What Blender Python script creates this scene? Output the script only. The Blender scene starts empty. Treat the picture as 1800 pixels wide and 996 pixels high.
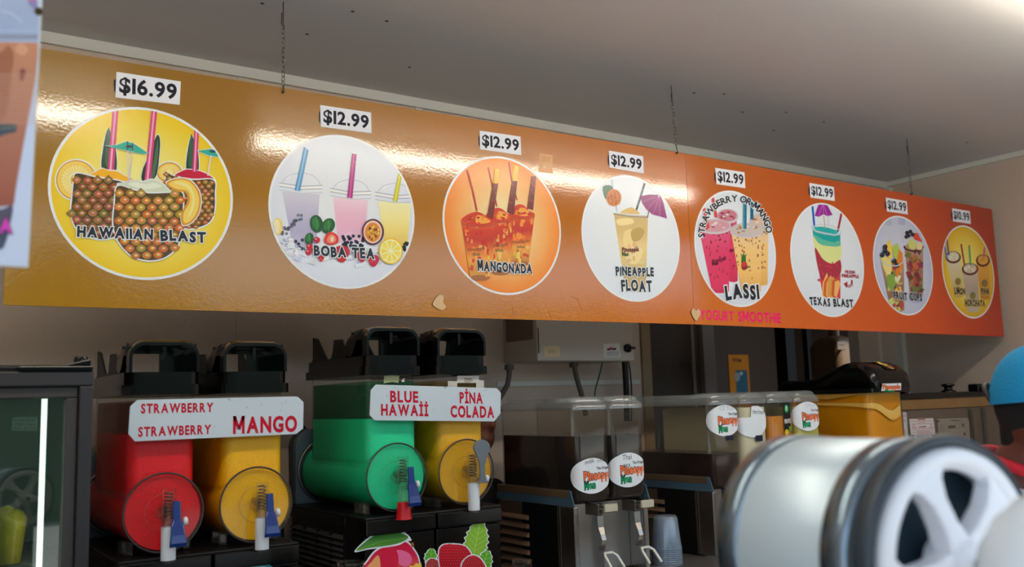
import bpy, bmesh, math, random
from mathutils import Vector, Matrix
random.seed(7)
sc = bpy.context.scene
col = sc.collection
PI = math.pi
EZ = 1.5          # eye height: geometry below is given relative to the eye, the floor is at z = 0

# ------------------------------------------------------------------ camera
CX, CY, FP = 900.0, 498.0, 1640.65
def cam_axes(a, b, c):
    ca, sa, cb, sb, cc, sn = math.cos(a), math.sin(a), math.cos(b), math.sin(b), math.cos(c), math.sin(c)
    fwd = Vector((sa*cb, ca*cb, sb)); right = Vector((ca, -sa, 0)); down = fwd.cross(right)
    return right*cc + down*sn, -right*sn + down*cc, fwd
RT, DN, FW = cam_axes(0.602165, 0.12684, 0.0301225)
cd = bpy.data.cameras.new('camera'); cam = bpy.data.objects.new('camera', cd); col.objects.link(cam)
cam.matrix_world = Matrix(((RT.x, -DN.x, -FW.x, 0), (RT.y, -DN.y, -FW.y, 0), (RT.z, -DN.z, -FW.z, EZ), (0, 0, 0, 1)))
cd.lens = FP/1800*36; cd.sensor_width = 36; cd.clip_start = .02
cd.dof.use_dof = True; cd.dof.focus_distance = 2.7; cd.dof.aperture_fstop = 3.6
sc.camera = cam

# ------------------------------------------------------------------ world, sun, exposure
w = bpy.data.worlds.new('sky'); sc.world = w; w.use_nodes = True
bgn = w.node_tree.nodes['Background']; bgn.inputs[0].default_value = (.68, .83, 1.0, 1); bgn.inputs[1].default_value = 1.0
sd = bpy.data.lights.new('sun', 'SUN'); sd.energy = 5.0; sd.angle = .03; sd.color = (1, .98, .93)
sun = bpy.data.objects.new('sun', sd); col.objects.link(sun); sun.location = (2, -6, 8)
sun.rotation_euler = Vector((-.35, .25, -1)).to_track_quat('-Z', 'Y').to_euler()
sc.view_settings.view_transform = 'Standard'; sc.view_settings.look = 'None'; sc.view_settings.gamma = 1
sc.view_settings.use_curve_mapping = False
sc.view_settings.exposure = 0.86

# ------------------------------------------------------------------ pixel rays on real planes (measuring helper)
def ray(p): return RT*(p[0]-CX) + DN*(p[1]-CY) + FW*FP
def proj(P):
    P = Vector(P); z = P.dot(FW); return (P.dot(RT)/z*FP+CX, P.dot(DN)/z*FP+CY)
def onY(p, y): r = ray(p); return r*(y/r.y)
def onX(p, x): r = ray(p); return r*(x/r.x)
def onZ(p, z): r = ray(p); return r*(z/r.z)
def depth(p, d): return ray(p)*(d/FP)

# ------------------------------------------------------------------ colour and materials
def lin(c):
    c = c/255.0
    return c/12.92 if c <= .04045 else ((c+.055)/1.055)**2.4
def S(c): return (lin(c[0]), lin(c[1]), lin(c[2]), 1)
def mat(name, c, rough=.5, metal=0, bump=0, bscale=60, spec=.5, var=0, vscale=6, coat=0, emis=0):
    m = bpy.data.materials.new(name); m.use_nodes = True; nt = m.node_tree; b = nt.nodes['Principled BSDF']
    b.inputs['Base Color'].default_value = S(c); b.inputs['Roughness'].default_value = rough
    b.inputs['Metallic'].default_value = metal; b.inputs['Specular IOR Level'].default_value = spec
    b.inputs['Coat Weight'].default_value = coat
    tc = nt.nodes.new('ShaderNodeTexCoord')
    if var:
        n = nt.nodes.new('ShaderNodeTexNoise'); n.inputs['Scale'].default_value = vscale; n.inputs['Detail'].default_value = 6
        nt.links.new(tc.outputs['Object'], n.inputs['Vector'])
        mx = nt.nodes.new('ShaderNodeMix'); mx.data_type = 'RGBA'
        a = S(c); mx.inputs[6].default_value = (a[0]*(1-var), a[1]*(1-var), a[2]*(1-var), 1)
        mx.inputs[7].default_value = (min(1, a[0]*(1+var)), min(1, a[1]*(1+var)), min(1, a[2]*(1+var)), 1)
        nt.links.new(n.outputs['Fac'], mx.inputs[0]); nt.links.new(mx.outputs[2], b.inputs['Base Color'])
    if bump:
        n = nt.nodes.new('ShaderNodeTexNoise'); n.inputs['Scale'].default_value = bscale; n.inputs['Detail'].default_value = 3
        nt.links.new(tc.outputs['Object'], n.inputs['Vector'])
        bm = nt.nodes.new('ShaderNodeBump'); bm.inputs['Strength'].default_value = bump; bm.inputs['Distance'].default_value = .004
        nt.links.new(n.outputs['Fac'], bm.inputs['Height']); nt.links.new(bm.outputs['Normal'], b.inputs['Normal'])
    if emis:
        b.inputs['Emission Color'].default_value = S(c); b.inputs['Emission Strength'].default_value = emis
    return m
def clear(name, tint=(255, 255, 255), refl=.06, haze=0, hc=(200, 200, 200), rough=.05):
    m = bpy.data.materials.new(name); m.use_nodes = True; nt = m.node_tree; N = nt.nodes; N.clear()
    o = N.new('ShaderNodeOutputMaterial'); t = N.new('ShaderNodeBsdfTransparent'); t.inputs[0].default_value = S(tint)
    g = N.new('ShaderNodeBsdfGlossy'); g.inputs['Roughness'].default_value = rough
    lw = N.new('ShaderNodeLayerWeight'); lw.inputs[0].default_value = .12
    mr = N.new('ShaderNodeMapRange'); mr.inputs[3].default_value = refl; mr.inputs[4].default_value = .5
    nt.links.new(lw.outputs['Fresnel'], mr.inputs[0])
    mx = N.new('ShaderNodeMixShader'); nt.links.new(mr.outputs[0], mx.inputs[0]); nt.links.new(g.outputs[0], mx.inputs[2])
    if haze:
        d = N.new('ShaderNodeBsdfDiffuse'); d.inputs[0].default_value = S(hc)
        m2 = N.new('ShaderNodeMixShader'); m2.inputs[0].default_value = haze
        nt.links.new(t.outputs[0], m2.inputs[1]); nt.links.new(d.outputs[0], m2.inputs[2]); nt.links.new(m2.outputs[0], mx.inputs[1])
    else: nt.links.new(t.outputs[0], mx.inputs[1])
    nt.links.new(mx.outputs[0], o.inputs[0]); return m
def print_mat(name, rough=.25, spec=.5, bump=.06):
    m = bpy.data.materials.new(name); m.use_nodes = True; nt = m.node_tree; b = nt.nodes['Principled BSDF']
    a = nt.nodes.new('ShaderNodeAttribute'); a.attribute_name = 'ink'; nt.links.new(a.outputs['Color'], b.inputs['Base Color'])
    b.inputs['Roughness'].default_value = rough; b.inputs['Specular IOR Level'].default_value = spec
    n = nt.nodes.new('ShaderNodeTexNoise'); n.inputs['Scale'].default_value = 140
    tc = nt.nodes.new('ShaderNodeTexCoord'); nt.links.new(tc.outputs['Object'], n.inputs['Vector'])
    bm = nt.nodes.new('ShaderNodeBump'); bm.inputs['Strength'].default_value = bump; bm.inputs['Distance'].default_value = .002
    nt.links.new(n.outputs['Fac'], bm.inputs['Height']); nt.links.new(bm.outputs['Normal'], b.inputs['Normal'])
    return m

M = dict(
 wall=mat('embossed_wall_panel', (202, 184, 168), .5, bump=.5, bscale=110, var=.04, vscale=3),
 ceil=mat('painted_ceiling', (204, 203, 204), .42, bump=.12, bscale=260, var=.07, vscale=1.3),
 trim=mat('white_trim', (214, 214, 208), .4),
 dark=mat('shaded_recess_wall', (84, 72, 64), .6, bump=.3, bscale=90),  # wall colour darkened to stand in for the shade of the unlit recess
 floor=mat('floor_vinyl', (120, 108, 98), .5, var=.1),
 asphalt=mat('paving', (162, 160, 156), .9, var=.15),
 steel=mat('brushed_steel', (190, 186, 182), .28, 1, bump=.05, bscale=200, var=.08, vscale=8),
 steeld=mat('dull_steel', (150, 140, 132), .38, 1, var=.12, vscale=8),
 brass=mat('warm_steel_trim', (190, 160, 112), .35, 1, var=.2, vscale=9),
 black=mat('black_plastic', (8, 8, 9), .16, spec=.4),
 blackm=mat('black_matt_plastic', (17, 15, 16), .42, spec=.3, bump=.1, bscale=300),
 dkgrey=mat('dark_grey_plastic', (62, 58, 58), .5),
 bandb=mat('brown_anodised_band', (120, 96, 74), .35, .3),
 brownside=mat('brown_side_panel', (92, 72, 58), .4, 0, spec=.4),
 louvre=mat('louvre_brown', (150, 116, 92), .5, .2),
 slate=mat('slate_blue_band', (72, 100, 120), .5),
 ring=mat('slate_flange', (88, 108, 120), .45),
 blue=mat('blue_handle_plastic', (8, 50, 128), .22, spec=.6),
 red=mat('red_spout', (215, 10, 30), .3),
 white=mat('white_plastic', (228, 234, 242), .3),
 greyh=mat('grey_handle_plastic', (108, 118, 128), .35),
 sred=mat('strawberry_slush', (232, 8, 22), .45, bump=.25, bscale=300, var=.12, vscale=90),
 smango=mat('mango_slush', (250, 186, 0), .45, bump=.25, bscale=300, var=.06, vscale=90),
 sgreen=mat('blue_green_slush', (24, 222, 158), .45, bump=.25, bscale=300, var=.08, vscale=90),
 spina=mat('pina_slush', (238, 180, 28), .45, bump=.25, bscale=300, var=.08, vscale=20),
 tea=mat('dark_tea', (14, 4, 7), .15, spec=.6),
 tea2=mat('red_dark_tea', (28, 4, 6), .15, spec=.6),
 horch=mat('horchata', (226, 224, 196), .4),
 pinej=mat('pineapple_juice', (214, 136, 6), .3),
 limej=mat('lime_juice', (206, 206, 104), .35),
 orj=mat('orange_juice', (236, 156, 0), .35, var=.15, vscale=14),
 foam=mat('juice_foam', (236, 190, 96), .8, bump=.6, bscale=120),
 plastic=clear('clear_plastic', (250, 247, 242), .03, .035, (205, 196, 188), .06),
 clearp=clear('clear_polycarbonate', (250, 250, 248), .02, .0),
 lidp=clear('clear_lid_plastic', (240, 242, 242), .12, .22, (205, 212, 214), .12),
 cup=clear('milky_cup_plastic', (226, 236, 244), .08, .28, (196, 212, 230), .15),
 fglass=clear('fridge_glass', (206, 222, 216), .08, .03, (150, 170, 165), .02),
 smoke=clear('smoked_lid_plastic', (70, 62, 58), .1, 0),
 print=print_mat('printed_vinyl', .22, .5, .05),
 paper=print_mat('printed_paper', .55, .25, 0),
 board=print_mat('printed_board', .1, .9, .07),
 wood=mat('thin_plywood', (226, 196, 150), .6, var=.12, vscale=40),
 char=mat('laser_cut_edge', (70, 30, 12), .7),
 metal=mat('zinc_wire', (120, 118, 108), .35, .9),
 dkmetal=mat('dark_wire', (50, 50, 50), .4, .7),
 conduit=mat('grey_conduit', (92, 84, 76), .6),
 green=mat('green_wire', (0, 84, 56), .5),
 skin=mat('skin', (96, 50, 40), .5, bump=.1, bscale=200),
 skin2=mat('skin_tan', (120, 66, 44), .5),
 hair=mat('black_hair', (14, 13, 16), .8, bump=1, bscale=500),
 cap=mat('blue_knit_cap', (0, 140, 196), .8, bump=.5, bscale=300),
 shirt=mat('white_shirt', (216, 226, 232), .8, bump=.4, bscale=40),
 redc=mat('red_collar', (200, 10, 40), .7),
 blackc=mat('black_cloth', (14, 14, 16), .9),
 denim=mat('dark_trousers', (40, 44, 60), .9),
 drum=mat('satin_drum_metal', (200, 216, 224), .35, .3),
 band=mat('steel_band', (124, 140, 154), .25, .9),
 wheel=mat('white_wheel_plastic', (238, 240, 248), .35),
 recess=mat('blue_grey_recess', (34, 52, 64), .6, spec=.2),
 tube=mat('fluorescent_tube', (255, 246, 228), .5, emis=17),
)

# ------------------------------------------------------------------ mesh builder
class MB:
    def __init__(s): s.v = []; s.f = []; s.sm = []
    def add(s, vs, fs, sm=False):
        n = len(s.v); s.v += [tuple(v) for v in vs]
        for f in fs: s.f.append([n+i for i in f]); s.sm.append(sm)
        return s
    def box(s, x0, x1, y0, y1, z0, z1):
        v = [(x, y, z) for z in (z0, z1) for y in (y0, y1) for x in (x0, x1)]
        return s.add(v, [(0, 2, 3, 1), (4, 5, 7, 6), (0, 1, 5, 4), (2, 6, 7, 3), (0, 4, 6, 2), (1, 3, 7, 5)])
    def loft(s, rings, cap=True, sm=True):
        n = len(rings[0]); vs = [p for r in rings for p in r]; fs = []
        for i in range(len(rings)-1):
            for j in range(n):
                k = (j+1) % n; fs.append((i*n+j, i*n+k, (i+1)*n+k, (i+1)*n+j))
        s.add(vs, fs, sm)
        if cap:
            s.add(rings[0], [tuple(range(n))[::-1]]); s.add(rings[-1], [tuple(range(n))])
        return s
    def cyl(s, a, b, r0, r1=None, n=20, cap=True):
        return s.tube([a, b], [r0, r0 if r1 is None else r1], n, cap)
    def tube(s, path, r, n=8, cap=True):
        P = [Vector(p) for p in path]
        if not isinstance(r, (list, tuple)): r = [r]*len(P)
        rings = []; up = None
        for i, p in enumerate(P):
            t = (P[min(i+1, len(P)-1)]-P[max(i-1, 0)]).normalized()
            if up is None: up = t.orthogonal().normalized()
            else: up = (up - t*up.dot(t)).normalized()
            w_ = t.cross(up)
            rings.append([p + (up*math.cos(2*PI*k/n)+w_*math.sin(2*PI*k/n))*r[i] for k in range(n)])
        return s.loft(rings, cap)
    def capsule(s, a, b, r0, r1, n=14):
        a, b = Vector(a), Vector(b); d = (b-a).normalized() if (b-a).length > 1e-6 else Vector((0, 0, 1)); path = []; rr = []
        for k in range(1, 6): t = PI/2*(k/5-1); path.append(a+d*(r0*math.sin(t))); rr.append(max(.0005, r0*math.cos(t)))
        for k in range(0, 5): t = PI/2*k/5; path.append(b+d*(r1*math.sin(t)+1e-4)); rr.append(r1*math.cos(t))
        path.append(b+d*r1); rr.append(.0005)
        return s.tube(path, rr, n)
    def ellip(s, c, ax, n=20, m=12):   # ax: three vectors
        c = Vector(c); rings = []
        for i in range(1, m):
            t = PI*i/m
            rings.append([c + ax[0]*(math.sin(t)*math.cos(2*PI*k/n)) + ax[1]*(math.sin(t)*math.sin(2*PI*k/n)) - ax[2]*math.cos(t) for k in range(n)])
        return s.loft(rings)
    def prism(s, poly, ax, a0, a1):
        f = {'Y': lambda p, a: (p[0], a, p[1]), 'X': lambda p, a: (a, p[0], p[1]), 'Z': lambda p, a: (p[0], p[1], a)}[ax]
        n = len(poly); v = [f(p, a0) for p in poly]+[f(p, a1) for p in poly]
        return s.add(v, [tuple(range(n)), tuple(range(n, 2*n))[::-1]]+[(i, i+n, (i+1) % n+n, (i+1) % n) for i in range(n)])
    def lathe(s, c, axis, prof, n=32, cap=True):   # prof: (radius, distance along axis)
        a = Vector(axis).normalized(); u = a.orthogonal().normalized(); w_ = a.cross(u); c = Vector(c)
        return s.loft([[c+a*h+(u*math.cos(2*PI*k/n)+w_*math.sin(2*PI*k/n))*r for k in range(n)] for r, h in prof], cap)
    def torus(s, c, axis, R, r, n=32, m=8):
        a = Vector(axis).normalized(); u = a.orthogonal().normalized(); w_ = a.cross(u); c = Vector(c); rings = []
        for i in range(n+1):
            d = u*math.cos(2*PI*i/n)+w_*math.sin(2*PI*i/n)
            rings.append([c+d*(R+r*math.cos(2*PI*k/m))+a*(r*math.sin(2*PI*k/m)) for k in range(m)])
        return s.loft(rings, False)
    def build(s, name, m, parent=None, bevel=0, base=None, props=None):
        me = bpy.data.meshes.new(name); o = bpy.data.objects.new(name, me); col.objects.link(o)
        off = Vector((0, 0, EZ))
        if parent is not None: off = off - wloc(parent); o.parent = parent
        elif base is not None: o.location = Vector(base)+Vector((0, 0, EZ)); off = -Vector(base)
        me.from_pydata([tuple(Vector(v)+off) for v in s.v], [], s.f)
        me.polygons.foreach_set('use_smooth', s.sm); me.materials.append(m if not isinstance(m, str) else M[m])
        b = bmesh.new(); b.from_mesh(me); bmesh.ops.recalc_face_normals(b, faces=b.faces); b.to_mesh(me); b.free()
        if bevel:
            bv = o.modifiers.new('bevel', 'BEVEL'); bv.width = bevel; bv.segments = 2; bv.limit_method = 'ANGLE'; bv.angle_limit = .7
            bv.harden_normals = False
        for k, v in (props or {}).items(): o[k] = v
        return o
def wloc(o):
    v = Vector((0, 0, 0))
    while o is not None: v = v + o.location; o = o.parent
    return v
def thing(name, label, cat, base, group=None):
    o = bpy.data.objects.new(name, None); col.objects.link(o); o.location = Vector(base)+Vector((0, 0, EZ)); o.empty_display_size = .05
    o['label'] = label; o['category'] = cat
    if group: o['group'] = group
    return o
def tag(o, label, cat, group=None):
    o['label'] = label; o['category'] = cat
    if group: o['group'] = group
    return o
def struct(name, mb, m, parent=None, bevel=0):
    return mb.build(name, m, parent, bevel, props=None if parent else {'kind': 'structure'})
def copy_tree(o, parent=None):
    c = o.copy(); col.objects.link(c); c.parent = parent
    for ch in list(o.children): copy_tree(ch, c)
    return c
def rrect(x0, x1, y0, y1, r, z, k=5):
    pts = []
    for cx_, cy_, a0 in ((x1-r, y1-r, 0), (x0+r, y1-r, PI/2), (x0+r, y0+r, PI), (x1-r, y0+r, 1.5*PI)):
        for i in range(k+1):
            a = a0+PI/2*i/k; pts.append((cx_+r*math.cos(a), cy_+r*math.sin(a), z))
    return pts

# ------------------------------------------------------------------ flat print: inked polygons on a real surface
def catmull(pts, k=5):
    out = []; n = len(pts)
    for i in range(n):
        p0, p1, p2, p3 = pts[i-1], pts[i], pts[(i+1) % n], pts[(i+2) % n]
        for j in range(k):
            t = j/k
            out.append(tuple(.5*((2*p1[a])+(-p0[a]+p2[a])*t+(2*p0[a]-5*p1[a]+4*p2[a]-p3[a])*t*t+(-p0[a]+3*p1[a]-3*p2[a]+p3[a])*t**3) for a in (0, 1)))
    return out
_gl = {}
def glyph(ch, off):
    k = (ch, off)
    if ch == 'M' and k not in _gl:          # heavy M drawn with its own strokes
        t = .075+off*1.5; o_ = off*1.2; H = .715; W = .70; vs = []; fs = []
        for (a, b) in (((t/2, -o_), (t/2, H+o_)), ((W-t/2, -o_), (W-t/2, H+o_)), ((t/2, H+o_), (W/2, .14)), ((W-t/2, H+o_), (W/2, .14))):
            n = len(vs); hw = (t/2+o_*.4) if a[0] == b[0] else (t/2+o_*.4)*1.12
            vs += [(a[0]-hw, a[1]), (b[0]-hw, b[1]), (b[0]+hw, b[1]), (a[0]+hw, a[1])]; fs.append((n, n+1, n+2, n+3))
        _gl[k] = (vs, fs)
    if k not in _gl:
        c = bpy.data.curves.new('t', 'FONT'); c.body = ch; c.offset = off; c.resolution_u = 3
        o = bpy.data.objects.new('t', c); col.objects.link(o)
        me = bpy.data.meshes.new_from_object(o.evaluated_get(bpy.context.evaluated_depsgraph_get()))
        vs = [(v.co.x, v.co.y) for v in me.vertices]; fs = [tuple(p.vertices) for p in me.polygons]
        bpy.data.objects.remove(o); bpy.data.curves.remove(c); bpy.data.meshes.remove(me)
        _gl[k] = (vs, fs)
    return _gl[k]
def clip_circle(poly, c, r, n=72):
    out = poly
    for i in range(n):
        a = 2*PI*i/n; nx, ny = math.cos(a), math.sin(a); d = nx*c[0]+ny*c[1]+r
        inp = out; out = []
        for j in range(len(inp)):
            p, q = inp[j-1], inp[j]; dp = nx*p[0]+ny*p[1]-d; dq = nx*q[0]+ny*q[1]-d
            if (dp <= 0) != (dq <= 0):
                t = dp/(dp-dq); out.append((p[0]+(q[0]-p[0])*t, p[1]+(q[1]-p[1])*t))
            if dq <= 0: out.append(q)
        if len(out) < 3: return []
    return out
class Ink:
    def __init__(s, to2, lift, gain=1.0, eps=6e-5):
        s.to2, s.lift, s.g, s.eps = to2, lift, gain, eps; s.v = []; s.f = []; s.c = []; s.l = 1; s.clip = None; s.crop = lambda p: p
    def raw(s, pts2, cols):
        n = len(s.v); s.v += [s.lift(p[0], p[1], s.l*s.eps) for p in pts2]
        s.f.append(list(range(n, n+len(pts2)))); s.c.append(cols)
    def cvt(s, pts): return [s.to2(s.crop(p)) for p in pts]
    def poly(s, pts, c, up=True, jit=0):
        q = s.cvt(pts)
        if s.clip: q = clip_circle(q, s.clip[0], s.clip[1])
        if len(q) < 3: return
        if isinstance(c[0], (tuple, list)):
            z0 = min(p[1] for p in q); z1 = max(p[1] for p in q)+1e-9; k = len(c)-1
            cs = []
            for p in q:
                t = (z1-p[1])/(z1-z0)*k; i = min(int(t), k-1); t -= i
                cs.append(tuple(c[i][a]*(1-t)+c[i+1][a]*t for a in range(3)))
        else: cs = [c]*len(q)
        s.raw(q, cs)
        if up: s.l += 1
    def blob(s, pts, c, up=True): s.poly(catmull(pts), c, up)
    def ell(s, x, y, rx, ry, c, up=True, n=22, rot=0):
        s.poly([(x+rx*math.cos(t)*math.cos(rot)-ry*math.sin(t)*math.sin(rot), y+rx*math.cos(t)*math.sin(rot)+ry*math.sin(t)*math.cos(rot)) for t in [2*PI*i/n for i in range(n)]], c, up)
    def line(s, pts, wd, c, up=True):
        for a, b in zip(pts, pts[1:]):
            dx, dy = b[0]-a[0], b[1]-a[1]; L = math.hypot(dx, dy)+1e-9; nx, ny = -dy/L*wd/2, dx/L*wd/2
            s.poly([(a[0]+nx, a[1]+ny), (b[0]+nx, b[1]+ny), (b[0]-nx, b[1]-ny), (a[0]-nx, a[1]-ny)], c, False)
        if up: s.l += 1
    def bands(s, pts_l, pts_r, cols):      # horizontal colour bands between two edges (top to bottom)
        n = len(cols)
        for i in range(n-1):
            t0, t1 = i/(n-1), (i+1)/(n-1)
            f = lambda a, b, t: (a[0]+(b[0]-a[0])*t, a[1]+(b[1]-a[1])*t)
            q = [f(pts_l[0], pts_l[1], t0), f(pts_r[0], pts_r[1], t0), f(pts_r[0], pts_r[1], t1), f(pts_l[0], pts_l[1], t1)]
            q = s.cvt(q)
            if s.clip: q = clip_circle(q, s.clip[0], s.clip[1])
            if len(q) == 4: s.raw(q, [cols[i], cols[i], cols[i+1], cols[i+1]])
            elif q: s.raw(q, [cols[i]]*len(q))
        s.l += 1
    def radial(s, c2, r, f, nr=7, n=64):    # f(t) colour by radius fraction, in surface space
        for i in range(nr):
            for k in range(n):
                q = []
                for (ri, kk) in ((i, k), (i+1, k), (i+1, k+1), (i, k+1)):
                    a = 2*PI*kk/n; q.append((c2[0]+r*ri/nr*math.cos(a), c2[1]+r*ri/nr*math.sin(a)))
                cs = [f(i/nr), f((i+1)/nr), f((i+1)/nr), f(i/nr)]
                if i == 0: q = q[:3]; cs = cs[:3]
                s.raw(q, cs)
        s.l += 1
    def letters(s, txt, place, off, c, gap=.10, jit=0, rs=1):
        R_ = random.Random(rs*31+len(txt)); x = 0; items = []
        for ch in txt:
            if ch == ' ': x += .32; continue
            vs, fs = glyph(ch, off[0]); v0, _ = glyph(ch, off[1])
            a = min(v[0] for v in v0); b = max(v[0] for v in v0)
            items.append((vs, fs, x-a, a, b, R_.uniform(-jit, jit), R_.uniform(-jit, jit)*2)); x += b-a+gap
        W = x-gap
        for vs, fs, dx, a, b, jy, jr in items:
            mx_ = (a+b)/2; out = []
            for vx, vy in vs:
                px, py = vx-mx_, vy-.35
                px, py = px*math.cos(jr)-py*math.sin(jr), px*math.sin(jr)+py*math.cos(jr)
                out.append((px+mx_+dx, py+.35+jy, mx_+dx))
            q = [place(ox/W, oy/.72, cx_/W, W) for ox, oy, cx_ in out]
            for f in fs:
                s.raw([q[i] for i in f], [c]*len(f))
        s.l += 1
    def text(s, txt, p0, p1, h, c, bold=.02, out=None, ow=.06, gap=.10, jit=0, shear=0, mirror=False):
        P0, P1 = s.to2(s.crop(p0)), s.to2(s.crop(p1))
        q = s.crop(p0); q2 = s.crop((p0[0], p0[1]-h)); H = math.hypot(s.to2(q2)[0]-P0[0], s.to2(q2)[1]-P0[1])
        if mirror: P0, P1 = P1, P0
        def place(x, y, cx_, W): return (P0[0]+(P1[0]-P0[0])*x+shear*y*H, P0[1]+(P1[1]-P0[1])*x+y*H)
        if out: s.letters(txt, place, (bold+ow, bold), out, gap, jit)
        s.letters(txt, place, (bold, bold), c, gap, jit)
    def build(s, name, m, parent=None, props=None):
        me = bpy.data.meshes.new(name); o = bpy.data.objects.new(name, me); col.objects.link(o)
        off = Vector((0, 0, EZ))
        if parent is not None: off = off-wloc(parent); o.parent = parent
        me.from_pydata([tuple(Vector(v)+off) for v in s.v], [], s.f)
        at = me.color_attributes.new('ink', 'FLOAT_COLOR', 'CORNER'); i = 0; g = s.g
        flat = []
        for cs in s.c:
            for c in cs: flat += [min(1, lin(c[0])*g), min(1, lin(c[1])*g), min(1, lin(c[2])*g), 1]
        at.data.foreach_set('color', flat); me.materials.append(m if not isinstance(m, str) else M[m])
        for k, v in (props or {}).items(): o[k] = v
        return o
def planeY(y, gain=1.0):
    return Ink(lambda p: (lambda q: (q.x, q.z))(onY(p, y)), lambda x, z, d: (x, y-d, z), gain)
# ================================================================== THE SETTING
CZ, BY, RX = 1.1027, 2.885, 4.43       # ceiling height, back wall depth, right wall
struct('floor', MB().box(-1.6, 5.5, .3, 4.6, -1.56, -1.5), 'floor')
struct('pavement', MB().box(-30, 30, -30, .3, -1.62, -1.56), 'asphalt')
struct('ceiling', MB().box(-1.6, RX+.06, -.9, BY, CZ, CZ+.06), 'ceil')  # unseen overhang past the front wall, added to keep direct sun out
wb = MB().box(-1.6, 2.64, BY, BY+.06, -1.5, CZ).box(4.085, RX+.06, BY, BY+.06, -1.5, CZ).box(2.64, 4.085, BY, BY+.06, .86, CZ)
struct('wall_back', wb, 'wall')
struct('wall_right', MB().box(RX, RX+.06, .3, BY, -1.5, CZ), 'wall')
struct('wall_left', MB().box(-1.66, -1.6, .3, BY, -1.5, CZ), 'wall')
struct('wall_front', MB().box(-1.6, RX, .26, .3, -1.5, -.56).box(-1.6, RX, .26, .3, 1.0, CZ), 'wall')
# recess behind the machines: side cheek, a shallow back with door leaf, and a dark back room
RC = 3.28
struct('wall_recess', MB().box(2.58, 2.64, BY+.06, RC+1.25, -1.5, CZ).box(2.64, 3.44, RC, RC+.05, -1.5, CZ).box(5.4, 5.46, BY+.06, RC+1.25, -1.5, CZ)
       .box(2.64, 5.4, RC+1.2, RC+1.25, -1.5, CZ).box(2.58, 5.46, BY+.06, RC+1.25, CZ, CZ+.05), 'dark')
struct('trim_1', MB().box(-1.6, RX, BY-.014, BY, CZ-.034, CZ), 'trim')
struct('trim_2', MB().box(RX-.02, RX, .3, BY-.014, CZ-.024, CZ), 'trim')
struct('trim_3', MB().box(.932, .962, BY-.004, BY, -1.4, CZ-.034), 'wall')
struct('trim_4', MB().box(1.58, 1.61, BY-.005, BY, .9, CZ-.034).box(3.13, 3.155, BY-.005, BY, .9, CZ-.034), 'trim')
struct('trim_5', MB().box(RX-.035, RX, BY-.035, BY, -1.4, CZ-.034).box(4.24, 4.265, BY-.006, BY, -1.4, CZ-.034), 'trim')
struct('trim_6', MB().box(2.615, 2.665, BY-.012, BY+.05, -1.4, .86), mat('tan_door_jamb', (150, 126, 96), .55), bevel=.003)
struct('trim_7', MB().box(3.36, 3.44, RC-.03, RC, -1.5, .86).box(3.30, 3.32, RC-.012, RC, -1.5, .86), mat('grey_door_casing', (150, 140, 134), .5), bevel=.003)
struct('trim_8', MB().box(1.9, 2.6, BY-.006, BY, .060, .078), 'trim')
cl = MB()
for p in [(680, 37), (461, 6), (720, 118), (1360, 229), (1305, 197), (1220, 163), (1273, 165), (1448, 214), (1382, 197), (1700, 250), (620, 20), (540, 60)]:
    q = onZ(p, CZ); cl.ellip(q, (Vector((.006, 0, 0)), Vector((0, .006, 0)), Vector((0, 0, .002))), 8, 5)
cl.build('ceiling_blemish', 'dkgrey', bpy.data.objects['ceiling'])
# counter under the machines
tag(MB().box(-.6, 4.4, 1.78, 2.6, -.56, -.52).box(-.6, 4.4, 1.82, 2.56, -1.5, -.56).build('counter', mat('counter_laminate', (90, 84, 80), .4), None, .004),
    'dark back counter carrying the drink machines under the menu boards', 'counter')
tag(MB().box(-1.2, 1.30, .34, .82, -.60, -.56).box(-1.2, 1.28, .36, .80, -1.5, -.60).build('serving_counter', 'steel', None, .004),
    'steel serving counter below the frame in front of the camera', 'counter')

# ================================================================== CEILING LIGHTS (their own light makes the streak on the boards)
def tube_lamp(x0, x1, y, z, label):
    t = thing('tube_light', label, 'lamp', ((x0+x1)/2, y, z))
    MB().box(x0, x1, y-.05, y+.05, CZ-.028, CZ).build('housing', 'trim', t, .006)
    MB().cyl((x0+.04, y, z), (x1-.04, y, z), .016, n=14).build('tube', 'tube', t)
    for x in (x0+.02, x1-.02): MB().box(x-.014, x+.014, y-.018, y+.018, z-.02, CZ-.02).build('end_cap', 'white', t, .003)
tube_lamp(1.12, 3.55, 1.185, 1.045, 'long white fluorescent ceiling light whose end shows at the top right corner')
tube_lamp(-1.3, .70, 1.22, 1.045, 'white fluorescent ceiling light mirrored at the left end of the menu board')

# ================================================================== MENU BOARDS
BZ = .004
A0, A1, A2 = (.235, 2.362), (2.358, 2.320), (4.389, 2.319)
ZB = lambda x: .2512-(max(0, x-2.4)/2.0)*.0130
ZT = lambda x: ZB(x)+.610
def board_y(x):
    a, b = (A0, A1) if x <= A1[0] else (A1, A2)
    return a[1]+(x-a[0])/(b[0]-a[0])*(b[1]-a[1])
def board_px(p):
    r = ray(p)
    for a, b in ((A0, A1), (A1, A2)):
        nx, ny = b[1]-a[1], -(b[0]-a[0]); k = (nx*a[0]+ny*a[1])/(nx*r.x+ny*r.y); P = r*k
        if P.x <= A1[0]: break
    return (P.x, P.z)
def bink(g=1.18): return Ink(board_px, lambda x, z, d: (x, board_y(x)-.0035-d, z), g)
def lerp3(stops, x):
    for (x0, c0), (x1, c1) in zip(stops, stops[1:]):
        if x <= x1: t = max(0, (x-x0)/(x1-x0)); return tuple(c0[i]*(1-t)+c1[i]*t for i in range(3))
    return stops[-1][1]
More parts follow.
